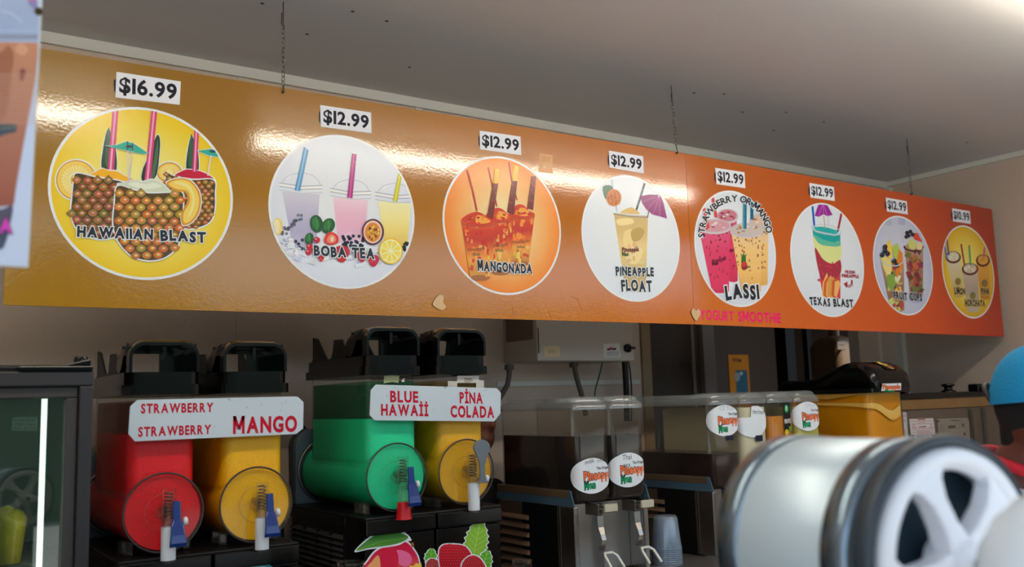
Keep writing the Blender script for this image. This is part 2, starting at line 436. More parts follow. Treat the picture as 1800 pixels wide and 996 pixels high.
GR = [(.2, (162, 118, 6)), (1.0, (176, 118, 8)), (1.7, (196, 116, 10)), (2.4, (206, 106, 12)), (3.2, (212, 90, 18)), (3.8, (214, 78, 18)), (4.4, (186, 50, 14))]
boards = []
for a, b, lab in ((A0, A1, 'long gold to orange menu board with four round drink pictures, left of the seam'),
                  (A1, A2, 'orange menu board with four round pictures, right of the seam')):
    t = thing('menu_board', lab, 'menu board', (a[0], a[1], ZB(a[0])), 'menu boards hung on chains'); boards.append(t)
    del t['group']
    x0, x1 = a[0]+.0006, b[0]-.0006
    pl = MB(); ring = []
    v = [(x0, a[1]-.0035, ZB(x0)), (x1, b[1]-.0035, ZB(x1)), (x1, b[1]-.0035, ZT(x1)), (x0, a[1]-.0035, ZT(x0))]
    v += [(p[0], p[1]+.007, p[2]) for p in v]
    pl.add(v, [(0, 1, 2, 3), (7, 6, 5, 4), (0, 4, 5, 1), (1, 5, 6, 2), (2, 6, 7, 3), (3, 7, 4, 0)])
    pl.build('panel', mat('board_core', (150, 90, 40), .5), t)
    k = bink(1.0); k.l = 0; n = 40; k.eps = 1e-4; k.l = 1
    for i in range(n):
        u0 = x0+(x1-x0)*i/n; u1 = x0+(x1-x0)*(i+1)/n; m_ = 6
        for j in range(m_):
            f0, f1 = j/m_, (j+1)/m_
            def cc(u, f): c_ = lerp3(GR, u); s_ = .93+.10*abs(f-.45)*2 if f < .45 else .93; s_ = 1.08-.16*f; return tuple(q*s_ for q in c_)  # colour lightened towards the bottom, standing in for a reflection from below
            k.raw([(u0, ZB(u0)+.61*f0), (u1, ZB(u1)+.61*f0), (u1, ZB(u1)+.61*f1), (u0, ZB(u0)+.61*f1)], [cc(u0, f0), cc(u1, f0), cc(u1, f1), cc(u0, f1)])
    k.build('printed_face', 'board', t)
B1, B2 = boards
C1 = lambda p: (p[0]/2.3705, 80+p[1]/2.3705)
C2 = lambda p: (440+p[0]/2.6906, 150+p[1]/2.6906)
C3 = lambda p: (760+p[0]/2.8455, 210+p[1]/2.8455)
C4 = lambda p: (1200+p[0]/3.0176, 270+p[1]/3.0176)
C5 = lambda p: (1500+p[0]/3.1133, 300+p[1]/3.1133)
W_ = (226, 232, 242); K_ = (26, 30, 44)
CU = [(.533, .537), (1.057, .537), (1.580, .540), (2.093, .537), (2.594, .535), (3.122, .526), (3.632, .533), (4.137, .533)]
def disc(i, crop, bg0, bg1, r=.2155, e=2.0):
    k = bink(); k.crop = crop; c = CU[i]
    k.l = 3; k.radial(c, r, lambda t: W_, 1); k.l = 6
    k.radial(c, r-.0065, lambda t: tuple(bg0[a]*(1-t**e)+bg1[a]*t**e for a in range(3)))
    k.clip = (c, r-.0065); k.l = 8; return k
def tx(k, *a, **kw):
    kw.setdefault('out', W_); kw.setdefault('jit', .035); kw.setdefault('bold', .055); kw.setdefault('gap', .09)
    k.text(a[0], a[1], a[2], a[3], kw.pop('c', K_), **kw)
def shrink(pts, d):
    cx_ = sum(p[0] for p in pts)/len(pts); cy_ = sum(p[1] for p in pts)/len(pts); o = []
    for x, y in pts:
        L = math.hypot(x-cx_, y-cy_)+1e-6; o.append((x+(x-cx_)/L*d, y+(y-cy_)/L*d))
    return o
def inside(p, poly):
    c = False
    for i in range(len(poly)):
        a, b = poly[i-1], poly[i]
        if (a[1] > p[1]) != (b[1] > p[1]) and p[0] < (b[0]-a[0])*(p[1]-a[1])/(b[1]-a[1])+a[0]: c = not c
    return c
rnd = random.Random(3)
def jc(c, j=14): return tuple(max(0, min(255, q+rnd.uniform(-j, j))) for q in c)
def pineapple(k, poly, d, dark=0):
    k.blob(shrink(poly, 6), W_); k.blob(poly, (84-dark*.4, 62-dark*.4, 20))
    sm = catmull(poly, 3); xs = [p[0] for p in poly]; ys = [p[1] for p in poly]; row = 0; y = min(ys)
    cells = []
    while y < max(ys):
        x = min(xs)+(d/2 if row % 2 else 0)
        while x < max(xs):
            if inside((x, y), sm): cells.append((x+rnd.uniform(-2, 2), y+rnd.uniform(-2, 2)))
            x += d
        y += d*.62; row += 1
    for x, y in cells: k.poly([(x-d*.5, y), (x, y-d*.44), (x+d*.5, y), (x, y+d*.44)], jc((96, 104, 34), 22), False)
    k.l += 1
    for x, y in cells:
        b = jc((182-dark, 118-dark*.8, 40), 26); k.ell(x, y+d*.04, d*.43, d*.34, b, False, 9)
    k.l += 1
    for x, y in cells: k.ell(x+d*.03, y+d*.02, d*.24, d*.17, jc((212-dark, 156-dark, 78), 22), False, 7)
    k.l += 1
    for x, y in cells: k.poly([(x-d*.05, y-d*.06), (x+d*.20, y-d*.02), (x-d*.02, y+d*.07)], jc((244-dark, 220-dark, 190), 10), False)
    k.l += 1
def outl(k, pts, c, d=5, smooth=True):
    f = catmull if smooth else (lambda p: p)
    k.poly(f(shrink(pts, d)), W_); k.poly(f(pts), c)
def straw(k, a, b, c, d, col_, hi):
    k.poly([a, b, c, d], col_); m = lambda p, q, t: (p[0]+(q[0]-p[0])*t, p[1]+(q[1]-p[1])*t)
    k.poly([m(a, b, .3), m(a, b, .62), m(d, c, .62), m(d, c, .3)], hi)
def ringslice(k, x, y, rx, ry, rot=0, hole=None):
    k.ell(x, y, rx+5, ry+5, W_, n=40, rot=rot); k.ell(x, y, rx, ry, (206, 140, 40), n=40, rot=rot); k.ell(x, y, rx-5, ry-5, (246, 204, 92), n=40, rot=rot)
    k.ell(x, y, rx*.72, ry*.72, (250, 222, 140), n=30, rot=rot)
    for i in range(26):
        a = 2*PI*i/26; k.line([(x+rx*.3*math.cos(a), y+ry*.3*math.sin(a)), (x+rx*.85*math.cos(a), y+ry*.85*math.sin(a))], 1.6, (232, 180, 70), False)
    k.l += 1
    if hole: k.ell(*hole, W_); k.ell(hole[0], hole[1], hole[2]-4, hole[3]-4, (232, 200, 60))

# ---- picture 1: pineapple bowls
k = disc(0, C1, (240, 232, 150), (232, 196, 12))
straw(k, (468, 270), (492, 270), (472, 530), (446, 528), (206, 60, 120), (246, 160, 200))
for lf in ([(447, 350), (463, 372), (482, 440), (480, 530), (424, 520), (428, 430)], [(794, 380), (809, 400), (824, 450), (822, 530), (776, 522), (780, 440)]):
    outl(k, lf, (34, 66, 50), 4); k.blob([(p[0]*.5+lf[3][0]*.5-14, p[1]*.9+30) for p in lf], (60, 96, 70))
straw(k, (468, 270), (492, 270), (472, 530), (446, 528), (206, 60, 120), (246, 160, 200))
ringslice(k, 704, 530, 52, 42)
ringslice(k, 316, 562, 84, 83, 0, (304, 562, 17, 26))
outl(k, [(365, 548), (395, 528), (425, 514), (450, 522), (485, 526), (520, 545), (558, 562), (540, 575), (440, 566)], (240, 176, 24))
outl(k, [(728, 545), (755, 525), (785, 518), (840, 528), (888, 556), (880, 570), (790, 562)], (196, 20, 60))
straw(k, (808, 336), (827, 348), (818, 528), (799, 526), (206, 60, 120), (246, 160, 200))
pineapple(k, [(690, 538), (720, 545), (800, 562), (886, 562), (892, 620), (890, 690), (868, 738), (805, 762), (750, 748), (700, 650)], 27, 20)
pineapple(k, [(318, 535), (400, 552), (500, 568), (560, 600), (560, 740), (480, 795), (400, 806), (318, 762), (296, 700), (299, 640), (306, 570)], 44, 30)
outl(k, [(655, 374), (664, 396), (662, 450), (650, 540), (618, 570), (588, 562), (592, 520), (606, 485), (640, 400)], (30, 58, 48), 4)
k.blob([(655, 390), (655, 470), (640, 550), (626, 560), (640, 470)], (70, 108, 78))
straw(k, (630, 264), (653, 268), (625, 568), (599, 566), (206, 60, 120), (246, 160, 200))
outl(k, [(490, 582), (520, 570), (560, 562), (590, 570), (625, 560), (660, 570), (705, 606), (700, 618), (600, 612)], (206, 216, 196))
k.blob([(530, 580), (560, 570), (600, 580), (640, 574), (670, 590), (600, 600)], (226, 232, 214))
pineapple(k, [(488, 588), (560, 606), (620, 618), (700, 616), (756, 616), (758, 680), (752, 760), (738, 830), (690, 880), (620, 896), (545, 876), (490, 815), (470, 745), (476, 660)], 46, 0)
outl(k, [(690, 575), (735, 556), (785, 562), (822, 600), (834, 650), (822, 705), (790, 742), (756, 748), (752, 700), (778, 650), (768, 615), (728, 608)], (214, 150, 48), 4)
k.blob([(700, 578), (738, 562), (782, 568), (815, 604), (826, 650), (815, 700), (788, 734), (764, 738), (762, 700), (788, 650), (776, 608), (732, 600)], (248, 206, 96))
k.blob([(720, 574), (750, 570), (790, 590), (808, 640), (800, 690), (780, 716), (800, 650), (780, 598)], (250, 224, 142))
for u in ([(435, 420), (480, 418), (528, 402), (560, 414), (612, 450), (598, 456), (545, 446), (486, 432)], [(820, 441), (845, 438), (876, 433), (900, 445), (925, 462), (900, 466), (868, 462)]):
    outl(k, u, (40, 172, 150), 3, False); c_ = (sum(p[0] for p in u)/8 if len(u) == 8 else 878, sum(p[1] for p in u)/len(u)); k.ell(c_[0]+6, c_[1]-6, 16, 6, (40, 70, 90))
k.line([(530, 440), (532, 575)], 5, (216, 206, 226)); k.line([(549, 442), (534, 570)], 4, (200, 190, 216)); k.line([(876, 460), (862, 545)], 5, (216, 206, 226))
k.line([(528, 402), (529, 440)], 4, (60, 60, 80)); k.line([(550, 408), (548, 442)], 4, (60, 60, 80))
k.clip = None
tx(k, 'HAWAIIAN', (318, 795), (634, 808), 42); tx(k, 'BLAST', (664, 812), (854, 820), 42)
k.build('drink_picture', 'print', B1, {'label': 'round yellow picture of drinks in hollowed pineapples'})

# ---- picture 2: milky teas with pearls
k = disc(1, C2, (226, 230, 244), (216, 222, 240))
def glassy(k, x0, x1, yr, yb, b0, b1, cols, dome=70, sl=0):
    k.bands([(x0, yr), (b0, yb)], [(x1, yr+sl), (b1, yb)], cols)
    cx_ = (x0+x1)/2; rx = (x1-x0)/2
    pts = [(cx_+(rx+4)*math.cos(a), yr-30-dome*math.sin(a)*.9+sl/2) for a in [PI*i/14 for i in range(15)]]
    k.line(pts, 2.5, (176, 182, 200))
    k.line([(x0+22, yr-60), (x0+44, yr-dome-6)], 5, (244, 246, 252))
    for dy, wd, c_ in ((-42, 4, (170, 176, 196)), (-34, 9, (236, 238, 246)), (-26, 3, (160, 166, 188)), (-8, 3, (190, 192, 208))):
        k.line([(x0-14, yr+dy), (cx_, yr+dy+10+sl/2), (x1+14, yr+dy+sl)], wd, c_)
glassy(k, 148, 325, 504, 775, 200, 308, [(206, 204, 222), (190, 186, 212), (176, 172, 204), (186, 184, 210)], 72, 12)
glassy(k, 388, 553, 530, 742, 412, 535, [(236, 206, 222), (234, 184, 208), (232, 176, 204), (226, 190, 216)], 66, 14)
glassy(k, 600, 756, 548, 760, 634, 740, [(244, 232, 180), (244, 226, 150), (240, 214, 120), (226, 190, 90)], 66, 12)
straw(k, (251, 292), (272, 310), (232, 502), (206, 498), (84, 148, 196), (130, 184, 222))
straw(k, (478, 324), (499, 328), (479, 536), (454, 532), (166, 30, 120), (206, 70, 160))
straw(k, (700, 404), (714, 424), (692, 551), (669, 548), (196, 186, 20), (226, 216, 60))
for n_ in range(26):
    x, y = rnd.uniform(430, 530), rnd.uniform(712, 775); k.ell(x, y, 8, 8, jc((30, 30, 50), 6), False, 9)
for n_ in range(10): k.ell(rnd.uniform(200, 290), rnd.uniform(725, 775), 8, 8, (50, 50, 76), False, 9)
for n_ in range(12): k.ell(rnd.uniform(700, 742), rnd.uniform(735, 800), 8, 8, (44, 48, 40), False, 9)
k.l += 1
for n_ in range(26):
    t = n_/25; k.ell(150+85*t+rnd.uniform(-10, 10), 700-80*t+rnd.uniform(-12, 12), 7, 7, jc((110, 108, 130), 16), False, 7)
k.l += 1
k.ell(126, 668, 24, 40, (232, 206, 120)); k.ell(120, 668, 18, 32, (240, 226, 180))
for n_ in range(70):
    x, y = rnd.uniform(125, 700), rnd.uniform(770, 850)
    if n_ % 3 == 0: y = rnd.uniform(720, 800); x = rnd.uniform(120, 200)
    s_ = rnd.uniform(8, 22); k.poly([(x+rnd.uniform(-s_, s_), y-s_*.7), (x+s_, y+rnd.uniform(-s_, s_)*.5), (x+rnd.uniform(-s_, s_), y+s_*.7), (x-s_, y)], jc(rnd.choice([(200, 208, 224), (226, 232, 242), (168, 178, 198), (240, 242, 248)]), 8), n_ % 6 == 5)
k.l += 1
for e in ((309, 656, 30, 42, -.2), (364, 666, 30, 38, .5), (274, 726, 20, 28, .3)):
    k.ell(*e[:4], (22, 84, 40), rot=e[4]); k.ell(e[0]-4, e[1]-3, e[2]*.55, e[3]*.7, (40, 120, 54), rot=e[4])
    k.line([(e[0], e[1]-e[3]*.8), (e[0]+4, e[1]+e[3]*.8)], 2, (90, 160, 80))
def berry(k, x, y, r, c0=(196, 22, 40), c1=(232, 90, 80)):
    k.blob([(x-r, y-r*.5), (x-r*.3, y-r), (x+r*.6, y-r*.9), (x+r, y-r*.2), (x+r*.3, y+r), (x-r*.5, y+r*.8)], c0)
    for i in range(12): k.ell(x+rnd.uniform(-.6, .6)*r, y+rnd.uniform(-.6, .6)*r, 2.2, 2.2, c1, False, 6)
    k.l += 1
k.blob([(344, 740), (355, 705), (380, 695), (408, 712), (410, 745), (372, 757)], (214, 50, 40)); k.blob([(356, 738), (366, 712), (384, 706), (400, 722), (396, 742), (372, 748)], (240, 130, 100))
k.ell(382, 728, 8, 14, (250, 210, 180))
berry(k, 427, 798, 38); berry(k, 522, 812, 24); berry(k, 577, 830, 27, (190, 16, 50), (226, 70, 100)); berry(k, 330, 820, 14)
for x, y in ((310, 733), (275, 765), (270, 790), (296, 772)): k.ell(x, y, 15, 15, (190, 20, 40)); k.ell(x-4, y-5, 4, 4, (246, 170, 170))
k.ell(574, 695, 52, 62, (84, 30, 40), n=30); k.ell(573, 695, 44, 54, (236, 196, 180), n=30); k.ell(573, 696, 36, 45, (216, 130, 30), n=30)
for n_ in range(26):
    a = rnd.uniform(0, 2*PI); r_ = rnd.uniform(.1, .9); k.ell(573+33*r_*math.cos(a), 696+42*r_*math.sin(a), 5, 7, jc(rnd.choice([(240, 170, 50), (120, 60, 20), (248, 200, 90)]), 10), False, 8)
k.l += 1
k.ell(658, 785, 57, 62, (236, 190, 30), n=34); k.ell(658, 785, 50, 55, (250, 240, 190), n=34)
for i in range(9):
    a = 2*PI*i/9; k.poly([(658+6*math.cos(a+.35), 785+6*math.sin(a+.35)), (658+45*math.cos(a+.06), 785+49*math.sin(a+.06)), (658+47*math.cos(a+.35), 785+51*math.sin(a+.35)), (658+45*math.cos(a+.64), 785+49*math.sin(a+.64))], (246, 216, 84), False)
k.l += 1
k.clip = None
tx(k, 'BOBA', (294, 804), (448, 814), 46); tx(k, 'TEA', (474, 815), (582, 822), 46)
k.build('drink_picture', 'print', B1, {'label': 'round white picture of three bubble teas with fruit'})

# ---- picture 3: mangonadas
k = disc(2, C3, (250, 226, 180), (236, 132, 36), e=1.5)
def mcup(k, x0, x1, yt, b0, b1, yb, logo=True):
    k.bands([(x0, yt), (b0, yb)], [(x1, yt), (b1, yb)], [(226, 96, 40), (206, 56, 26), (196, 50, 30), (220, 104, 40), (232, 156, 60), (214, 150, 62), (186, 120, 60)])
    k.ell((b0+b1)/2, yb, (b1-b0)/2, 14, (170, 104, 50))
    for n_ in range(34):
        t = rnd.uniform(.05, .95); x = x0+(b0-x0)*t+rnd.uniform(.08, .92)*((x1-x0)*(1-t)+(b1-b0)*t); y = yt+(yb-yt)*t
        k.ell(x, y, rnd.uniform(4, 12), rnd.uniform(6, 20), jc(rnd.choice([(200, 40, 24), (236, 130, 50), (240, 170, 80)] if t < .6 else [(232, 160, 70), (206, 80, 30), (240, 190, 90)]), 14), n_ % 7 == 6, 9)
    k.l += 1
    cx_ = (x0+x1)/2; rx = (x1-x0)/2
    k.blob([(x0, yt), (x0+20, yt-30), (cx_-20, yt-48), (cx_+10, yt-44), (x1-30, yt-18), (x1, yt+2), (cx_, yt+22)], (206, 54, 24))
    k.blob([(cx_-10, yt-30), (cx_+24, yt-26), (x1-24, yt), (cx_+20, yt+10), (cx_-14, yt+4)], (246, 160, 60))
    for n_ in range(12): k.ell(cx_+rnd.uniform(-.7, .7)*rx, yt+rnd.uniform(-30, 8), 8, 6, jc(rnd.choice([(190, 20, 20), (240, 140, 50), (220, 70, 30)]), 10), False, 9)
    k.l += 1
    k.line([(cx_+rx*math.cos(a), yt+6+18*math.sin(a)) for a in [PI*i/10 for i in range(11)]], 5, (176, 70, 40))
    if logo:
        lx = b0*.4+x0*.6+14; k.text('Pineapple', (lx, yt+150), (lx+84, yt+138), 17, (150, 84, 40), .02, gap=.05, jit=.03); k.text('Man', (lx+24, yt+172), (lx+60, yt+168), 16, (110, 96, 44), .02, gap=.05)
k.line([(378, 215), (392, 300), (420, 405)], 7, (180, 30, 50))
mcup(k, 378, 508, 474, 392, 478, 720)
k.line([(274, 240), (298, 340), (318, 436)], 7, (180, 30, 50))
def stick(k, a, b, c, d):
    k.poly([a, b, c, d], (110, 30, 24))
    for i in range(16):
        t = rnd.random(); x = a[0]+(d[0]-a[0])*t+rnd.uniform(.1, .9)*(b[0]-a[0]); y = a[1]+(d[1]-a[1])*t; k.ell(x, y, 4, 6, jc((160, 50, 34), 16), False, 6)
    k.l += 1
stick(k, (490, 284), (515, 284), (500, 455), (468, 445))
k.poly([(405, 230), (428, 234), (420, 312), (396, 310)], (236, 190, 60))
mcup(k, 262, 404, 492, 292, 386, 765)
stick(k, (394, 308), (420, 310), (402, 478), (368, 465))
k.poly([(308, 248), (331, 251), (323, 326), (299, 322)], (236, 186, 56))
k.line([(170, 254), (196, 350), (218, 458)], 7, (180, 30, 50))
mcup(k, 142, 310, 512, 184, 282, 792)
stick(k, (299, 320), (323, 325), (297, 500), (268, 486))
k.clip = None
tx(k, 'MANGONADA', (220, 752), (494, 772), 46)
k.build('drink_picture', 'print', B1, {'label': 'round orange picture of three red and yellow mango slushes'})

# ---- picture 4: pineapple float
k = disc(3, C3, (226, 231, 242), (220, 226, 240))
k.line([(892, 298), (920, 464)], 9, (176, 200, 216))
k.line([(1058, 320), (1016, 455)], 10, (36, 40, 46)); k.line([(1050, 345), (1022, 435)], 4, (110, 120, 130))
k.blob([(938, 468), (960, 450), (990, 440), (1015, 452), (1030, 474)], (214, 180, 112))
k.bands([(904, 474), (962, 860)], [(1074, 486), (1064, 860)], [(206, 176, 120), (214, 184, 120), (228, 202, 140), (222, 194, 130), (196, 168, 110), (216, 188, 126)])
for pts in ([(960, 560), (1000, 550), (1040, 570), (1010, 620), (970, 640), (950, 610)], [(960, 640), (1010, 630), (1050, 660), (1020, 720), (970, 710)], [(920, 500), (990, 496), (1000, 520), (930, 530)]):
    k.blob(pts, jc((236, 212, 150), 6))
k.blob([(990, 560), (1030, 540), (1056, 560), (1036, 600), (1000, 610)], (190, 158, 90))
for n_ in range(10): k.ell(rnd.uniform(970, 1055), rnd.uniform(620, 760), rnd.uniform(6, 16), rnd.uniform(8, 22), jc((222, 190, 126), 16), n_ % 3 == 0, 10)
k.l += 1
k.line([(900, 470), (985, 482), (1076, 486)], 8, (196, 184, 170)); k.line([(902, 474), (985, 486), (1074, 490)], 3, (120, 100, 80))
k.blob([(848, 340), (866, 330), (890, 332), (900, 352), (880, 365), (866, 400), (852, 378)], (70, 110, 90))
k.ell(903, 392, 38, 43, (200, 110, 40), n=24)
for n_ in range(30):
    a = rnd.uniform(0, 2*PI); r_ = rnd.uniform(.1, .85); k.ell(903+36*r_*math.cos(a), 392+41*r_*math.sin(a), 4, 3, jc((160, 74, 24), 14), False, 6)
k.l += 1
for n_ in range(4): k.line([(870+n_*18, 360), (880+n_*18, 430)], 1.6, (150, 70, 24), False)
k.l += 1
k.poly([(1034, 384), (1080, 376), (1134, 378), (1152, 420), (1169, 496), (1130, 484), (1096, 476), (1068, 452), (1046, 420)], (146, 40, 120))
for a, b in (((1134, 380), (1068, 452)), ((1134, 380), (1098, 474)), ((1134, 380), (1132, 484)), ((1134, 380), (1044, 414))): k.line([a, b], 3, (196, 96, 168), False)
k.l += 1
k.line([(1084, 440), (1070, 490)], 4, (90, 60, 60)); k.line([(1125, 388), (1134, 372)], 9, (196, 190, 210))
k.text('Pineapple', (944, 662), (1028, 660), 22, (120, 64, 50), .05, gap=.05, jit=.03); k.text('Man', (944, 682), (976, 682), 18, (50, 90, 40), .05, gap=.05)
k.clip = None
tx(k, 'PINEAPPLE', (912, 778), (1103, 784), 42); tx(k, 'FLOAT', (940, 856), (1094, 858), 54, bold=.05)
k.build('drink_picture', 'print', B1, {'label': 'round white picture of one pale yellow float'})

# ---- picture 5: lassi
k = disc(4, C4, (222, 228, 238), (214, 220, 232))
def lcup(k, x0, x1, yt, b0, b1, yb, cols, lid, spots):
    k.bands([(x0, yt), (b0, yb)], [(x1, yt), (b1, yb)], cols); k.ell((b0+b1)/2, yb, (b1-b0)/2, 10, cols[-1])
    for n_ in range(34):
        t = rnd.random()**1.6*.75; x = x0+(b0-x0)*t+rnd.uniform(.05, .95)*((x1-x0)*(1-t)+(b1-b0)*t); y = yt+20+(yb-yt)*t; k.ell(x, y, rnd.uniform(2, 6), rnd.uniform(4, 9), jc(spots, 16), False, 7)
    k.l += 1
    cx_ = (x0+x1)/2; rx = (x1-x0)/2+8
    k.poly([(cx_+rx*math.cos(a), yt-6+34*math.sin(a)) for a in [PI*i/12 for i in range(13)]], (206, 196, 206))
    k.ell(cx_, yt-14, rx, 38, (196, 186, 196), n=30); k.ell(cx_, yt-16, rx-8, 31, lid, n=30)
    for n_ in range(16): k.ell(cx_+rnd.uniform(-.6, .6)*rx, yt-16+rnd.uniform(-18, 18), rnd.uniform(4, 12), rnd.uniform(3, 6), jc(rnd.choice([lid, spots, (226, 214, 220)]), 14), False, 7)
    k.l += 1
PK = [(214, 90, 130), (216, 60, 104), (218, 52, 98), (204, 44, 90)]; BG = [(226, 196, 150), (236, 196, 128), (238, 192, 116), (222, 170, 90)]
lcup(k, 182, 282, 345, 240, 288, 672, PK, (196, 120, 140), (150, 40, 60))
lcup(k, 356, 450, 372, 380, 446, 690, BG, (206, 180, 160), (170, 110, 60))
k.line([(362, 250), (362, 350)], 17, (10, 100, 130))
lcup(k, 82, 244, 400, 150, 240, 730, PK, (206, 150, 164), (150, 40, 60))
lcup(k, 252, 414, 420, 306, 408, 728, BG, (196, 186, 180), (170, 110, 60))
k.line([(325, 222), (323, 400)], 19, (8, 110, 140)); k.line([(320, 222), (318, 400)], 5, (70, 160, 180))
for a, b in (((152, 234), (172, 340)), ((106, 290), (130, 400))): k.line([a, b], 16, (206, 60, 60))
for e in ((320, 550, 13, 24),): k.poly([(304, 580), (306, 545), (300, 530), (312, 540), (316, 524), (322, 540), (334, 532), (328, 548), (330, 580)], (50, 110, 40))
k.ell(320, 596, 17, 24, (200, 60, 50)); k.text('Man', (312, 616), (352, 604), 14, (60, 50, 60), .04)
k.text('Pineapple', (150, 585), (224, 560), 22, (130, 30, 70), .05, gap=.05, jit=.03); k.text('Man', (150, 594), (182, 588), 16, (90, 20, 40), .05)
k.text('Man', (246, 525), (268, 515), 16, (120, 20, 60), .05)
k.clip = None
tx(k, 'LASSI', (220, 772), (400, 764), 72, bold=.055, jit=.05)
def arc(x, y, cx_, W):
    a = PI*(1.02-cx_*1.0); r_ = 163+y*34; lx = (x-cx_)*W*46
    ex, ey = 272+r_*math.cos(a), 432-(r_+14)*math.sin(a); tx_, ty_ = math.sin(a), math.cos(a)
    return k.to2(k.crop((ex+tx_*lx, ey+ty_*lx)))
for of, c_ in (((.10, .035), W_), ((.035, .035), K_)): k.letters('STRAWBERRY OR MANGO', arc, of, c_, .13, .02)
k.build('drink_picture', 'print', B2, {'label': 'round white picture of pink and yellow yogurt drinks'})
k = bink(1.6); k.crop = C4; k.l = 4
k.text('YOGURT', (88, 878), (268, 888), 52, (255, 0, 90), .035, gap=.08, jit=.03); k.text('SMOOTHIE', (292, 886), (518, 896), 52, (255, 0, 90), .035, gap=.08, jit=.03)
k.build('lettering', 'print', B2, {'label': 'bright pink hand lettering YOGURT SMOOTHIE'})

# ---- picture 6: layered blast
k = disc(5, C4, (222, 228, 238), (216, 222, 234), r=.229)
k.poly([(762, 325), (775, 325), (774, 385), (760, 385)], (206, 214, 230)); k.line([(683, 270), (694, 388)], 11, (16, 90, 190)); k.line([(838, 316), (818, 412)], 11, (150, 24, 50))
k.poly([(684, 400), (832, 430), (832, 770), (738, 752)], (206, 60, 76))
k.poly([(682, 392), (832, 428), (831, 500), (760, 500), (690, 455)], (20, 160, 160))
k.blob([(690, 440), (730, 462), (790, 474), (832, 470), (832, 560), (790, 585), (740, 570), (700, 510)], (216, 222, 150))
k.blob([(690, 430), (740, 456), (800, 470), (830, 466), (828, 490), (780, 492), (720, 478)], (90, 186, 160))
k.blob([(696, 500), (740, 560), (790, 584), (831, 566), (830, 640), (760, 680), (724, 650)], (170, 48, 70))
for n_ in range(24):
    x, y = rnd.uniform(715, 828), rnd.uniform(580, 700); k.ell(x, y, rnd.uniform(3, 9), rnd.uniform(3, 8), jc((196, 60, 84), 18), False, 7)
k.l += 1
for n_ in range(10):
    x = 738+n_*7; k.poly([(x, 690+rnd.uniform(-20, 8)), (x+22, 650+n_*3-rnd.uniform(0, 20)), (x+30, 664+n_*3), (x+10, 765), (x-4, 750)], jc(rnd.choice([(226, 150, 70), (206, 96, 40), (240, 180, 110)]), 14))
k.blob([(690, 392), (740, 388), (800, 404), (822, 418), (770, 428), (700, 412)], (30, 170, 170))
k.line([(676, 388), (700, 412), (750, 424), (800, 432), (834, 426)], 9, (186, 206, 216)); k.line([(676, 388), (720, 376), (790, 384), (834, 410), (834, 426)], 4, (190, 204, 216))
k.poly([(718, 262), (756, 262), (776, 300), (790, 326), (760, 332), (742, 322), (716, 336), (694, 330), (704, 300)], (150, 40, 150))
for b in ((742, 322), (716, 334), (762, 330)): k.line([(738, 262), b], 3, (206, 110, 200), False)
k.l += 1
k.line([(742, 330), (750, 396)], 4, (190, 150, 100))
k.clip = None
tx(k, 'TEXAS', (668, 800), (778, 808), 40); tx(k, 'BLAST', (794, 809), (900, 813), 40)
k.text('FRESH', (856, 634), (908, 637), 15, (170, 20, 50), .05); k.text('PINEAPPLE', (838, 655), (928, 660), 17, (170, 20, 50), .05)
k.line([(890, 670), (890, 690), (876, 700), (862, 700)], 5, (170, 20, 50)); k.poly([(848, 690), (868, 678), (866, 712)], (170, 20, 50)); k.line([(872, 712), (894, 700), (894, 672)], 3, (170, 20, 50))
k.build('drink_picture', 'print', B2, {'label': 'largest round white picture of a teal, yellow and red drink'})

# ---- picture 7: fruit cups
k = disc(6, C5, (206, 210, 228), (186, 190, 214))
for x0, s_ in ((166, 0), (238, 0)):
    for j in range(4): k.line([(x0+8+j*9, 255), (x0+8+j*9, 300)], 4, (150, 154, 180), False)
    k.l += 1; k.poly([(x0+4, 298), (x0+40, 300), (x0+38, 390), (x0+22, 395)], (196, 198, 214))
def fruitcup(k, x0, x1, yt, b0, b1, yb, cs):
    k.bands([(x0, yt), (b0, yb)], [(x1, yt), (b1, yb)], [(190, 150, 130), (150, 110, 90), (170, 130, 100)])
    for n_ in range(60):
        t = rnd.random(); x = x0+(b0-x0)*t+rnd.uniform(.1, .9)*((x1-x0)*(1-t)+(b1-b0)*t); y = yt+(yb-yt)*t; s_ = rnd.uniform(10, 24); a = rnd.uniform(0, 3)
        k.poly([(x+s_*math.cos(a+q)*f, y+s_*1.3*math.sin(a+q)*f) for q, f in ((0, 1), (1.4, .8), (3, 1), (4.5, .7))], jc(rnd.choice(cs), 14), n_ % 4 == 3)
    k.l += 1
fruitcup(k, 272, 378, 410, 306, 376, 690, [(110, 50, 50), (160, 80, 60), (196, 90, 60), (80, 60, 60), (190, 130, 110), (130, 40, 70), (110, 120, 60)])
k.line([(270+54+52*math.cos(a), 412+28*math.sin(a)) for a in [PI*i/10 for i in range(11)]], 10, (80, 36, 40))
k.poly([(310, 345), (345, 340), (374, 392), (330, 378)], (206, 70, 50)); k.blob([(296, 385), (320, 375), (340, 405), (325, 432), (300, 420)], (206, 206, 120)); k.blob([(345, 395), (372, 400), (366, 432), (342, 428)], (232, 206, 160))
for x, y in ((288, 340), (306, 334), (296, 356), (318, 350), (284, 362)): k.ell(x, y, 11, 11, (30, 30, 50))
fruitcup(k, 144, 270, 500, 200, 272, 765, [(226, 196, 90), (130, 150, 60), (206, 120, 50), (60, 50, 70), (226, 226, 200), (170, 60, 60), (196, 206, 120)])
k.poly([(172, 400), (190, 380), (206, 420), (204, 480), (186, 490)], (236, 200, 80)); k.poly([(204, 420), (232, 396), (252, 440), (240, 500), (212, 470)], (176, 196, 90)); k.blob([(142, 480), (170, 470), (202, 510), (196, 566), (170, 560)], (230, 214, 130))
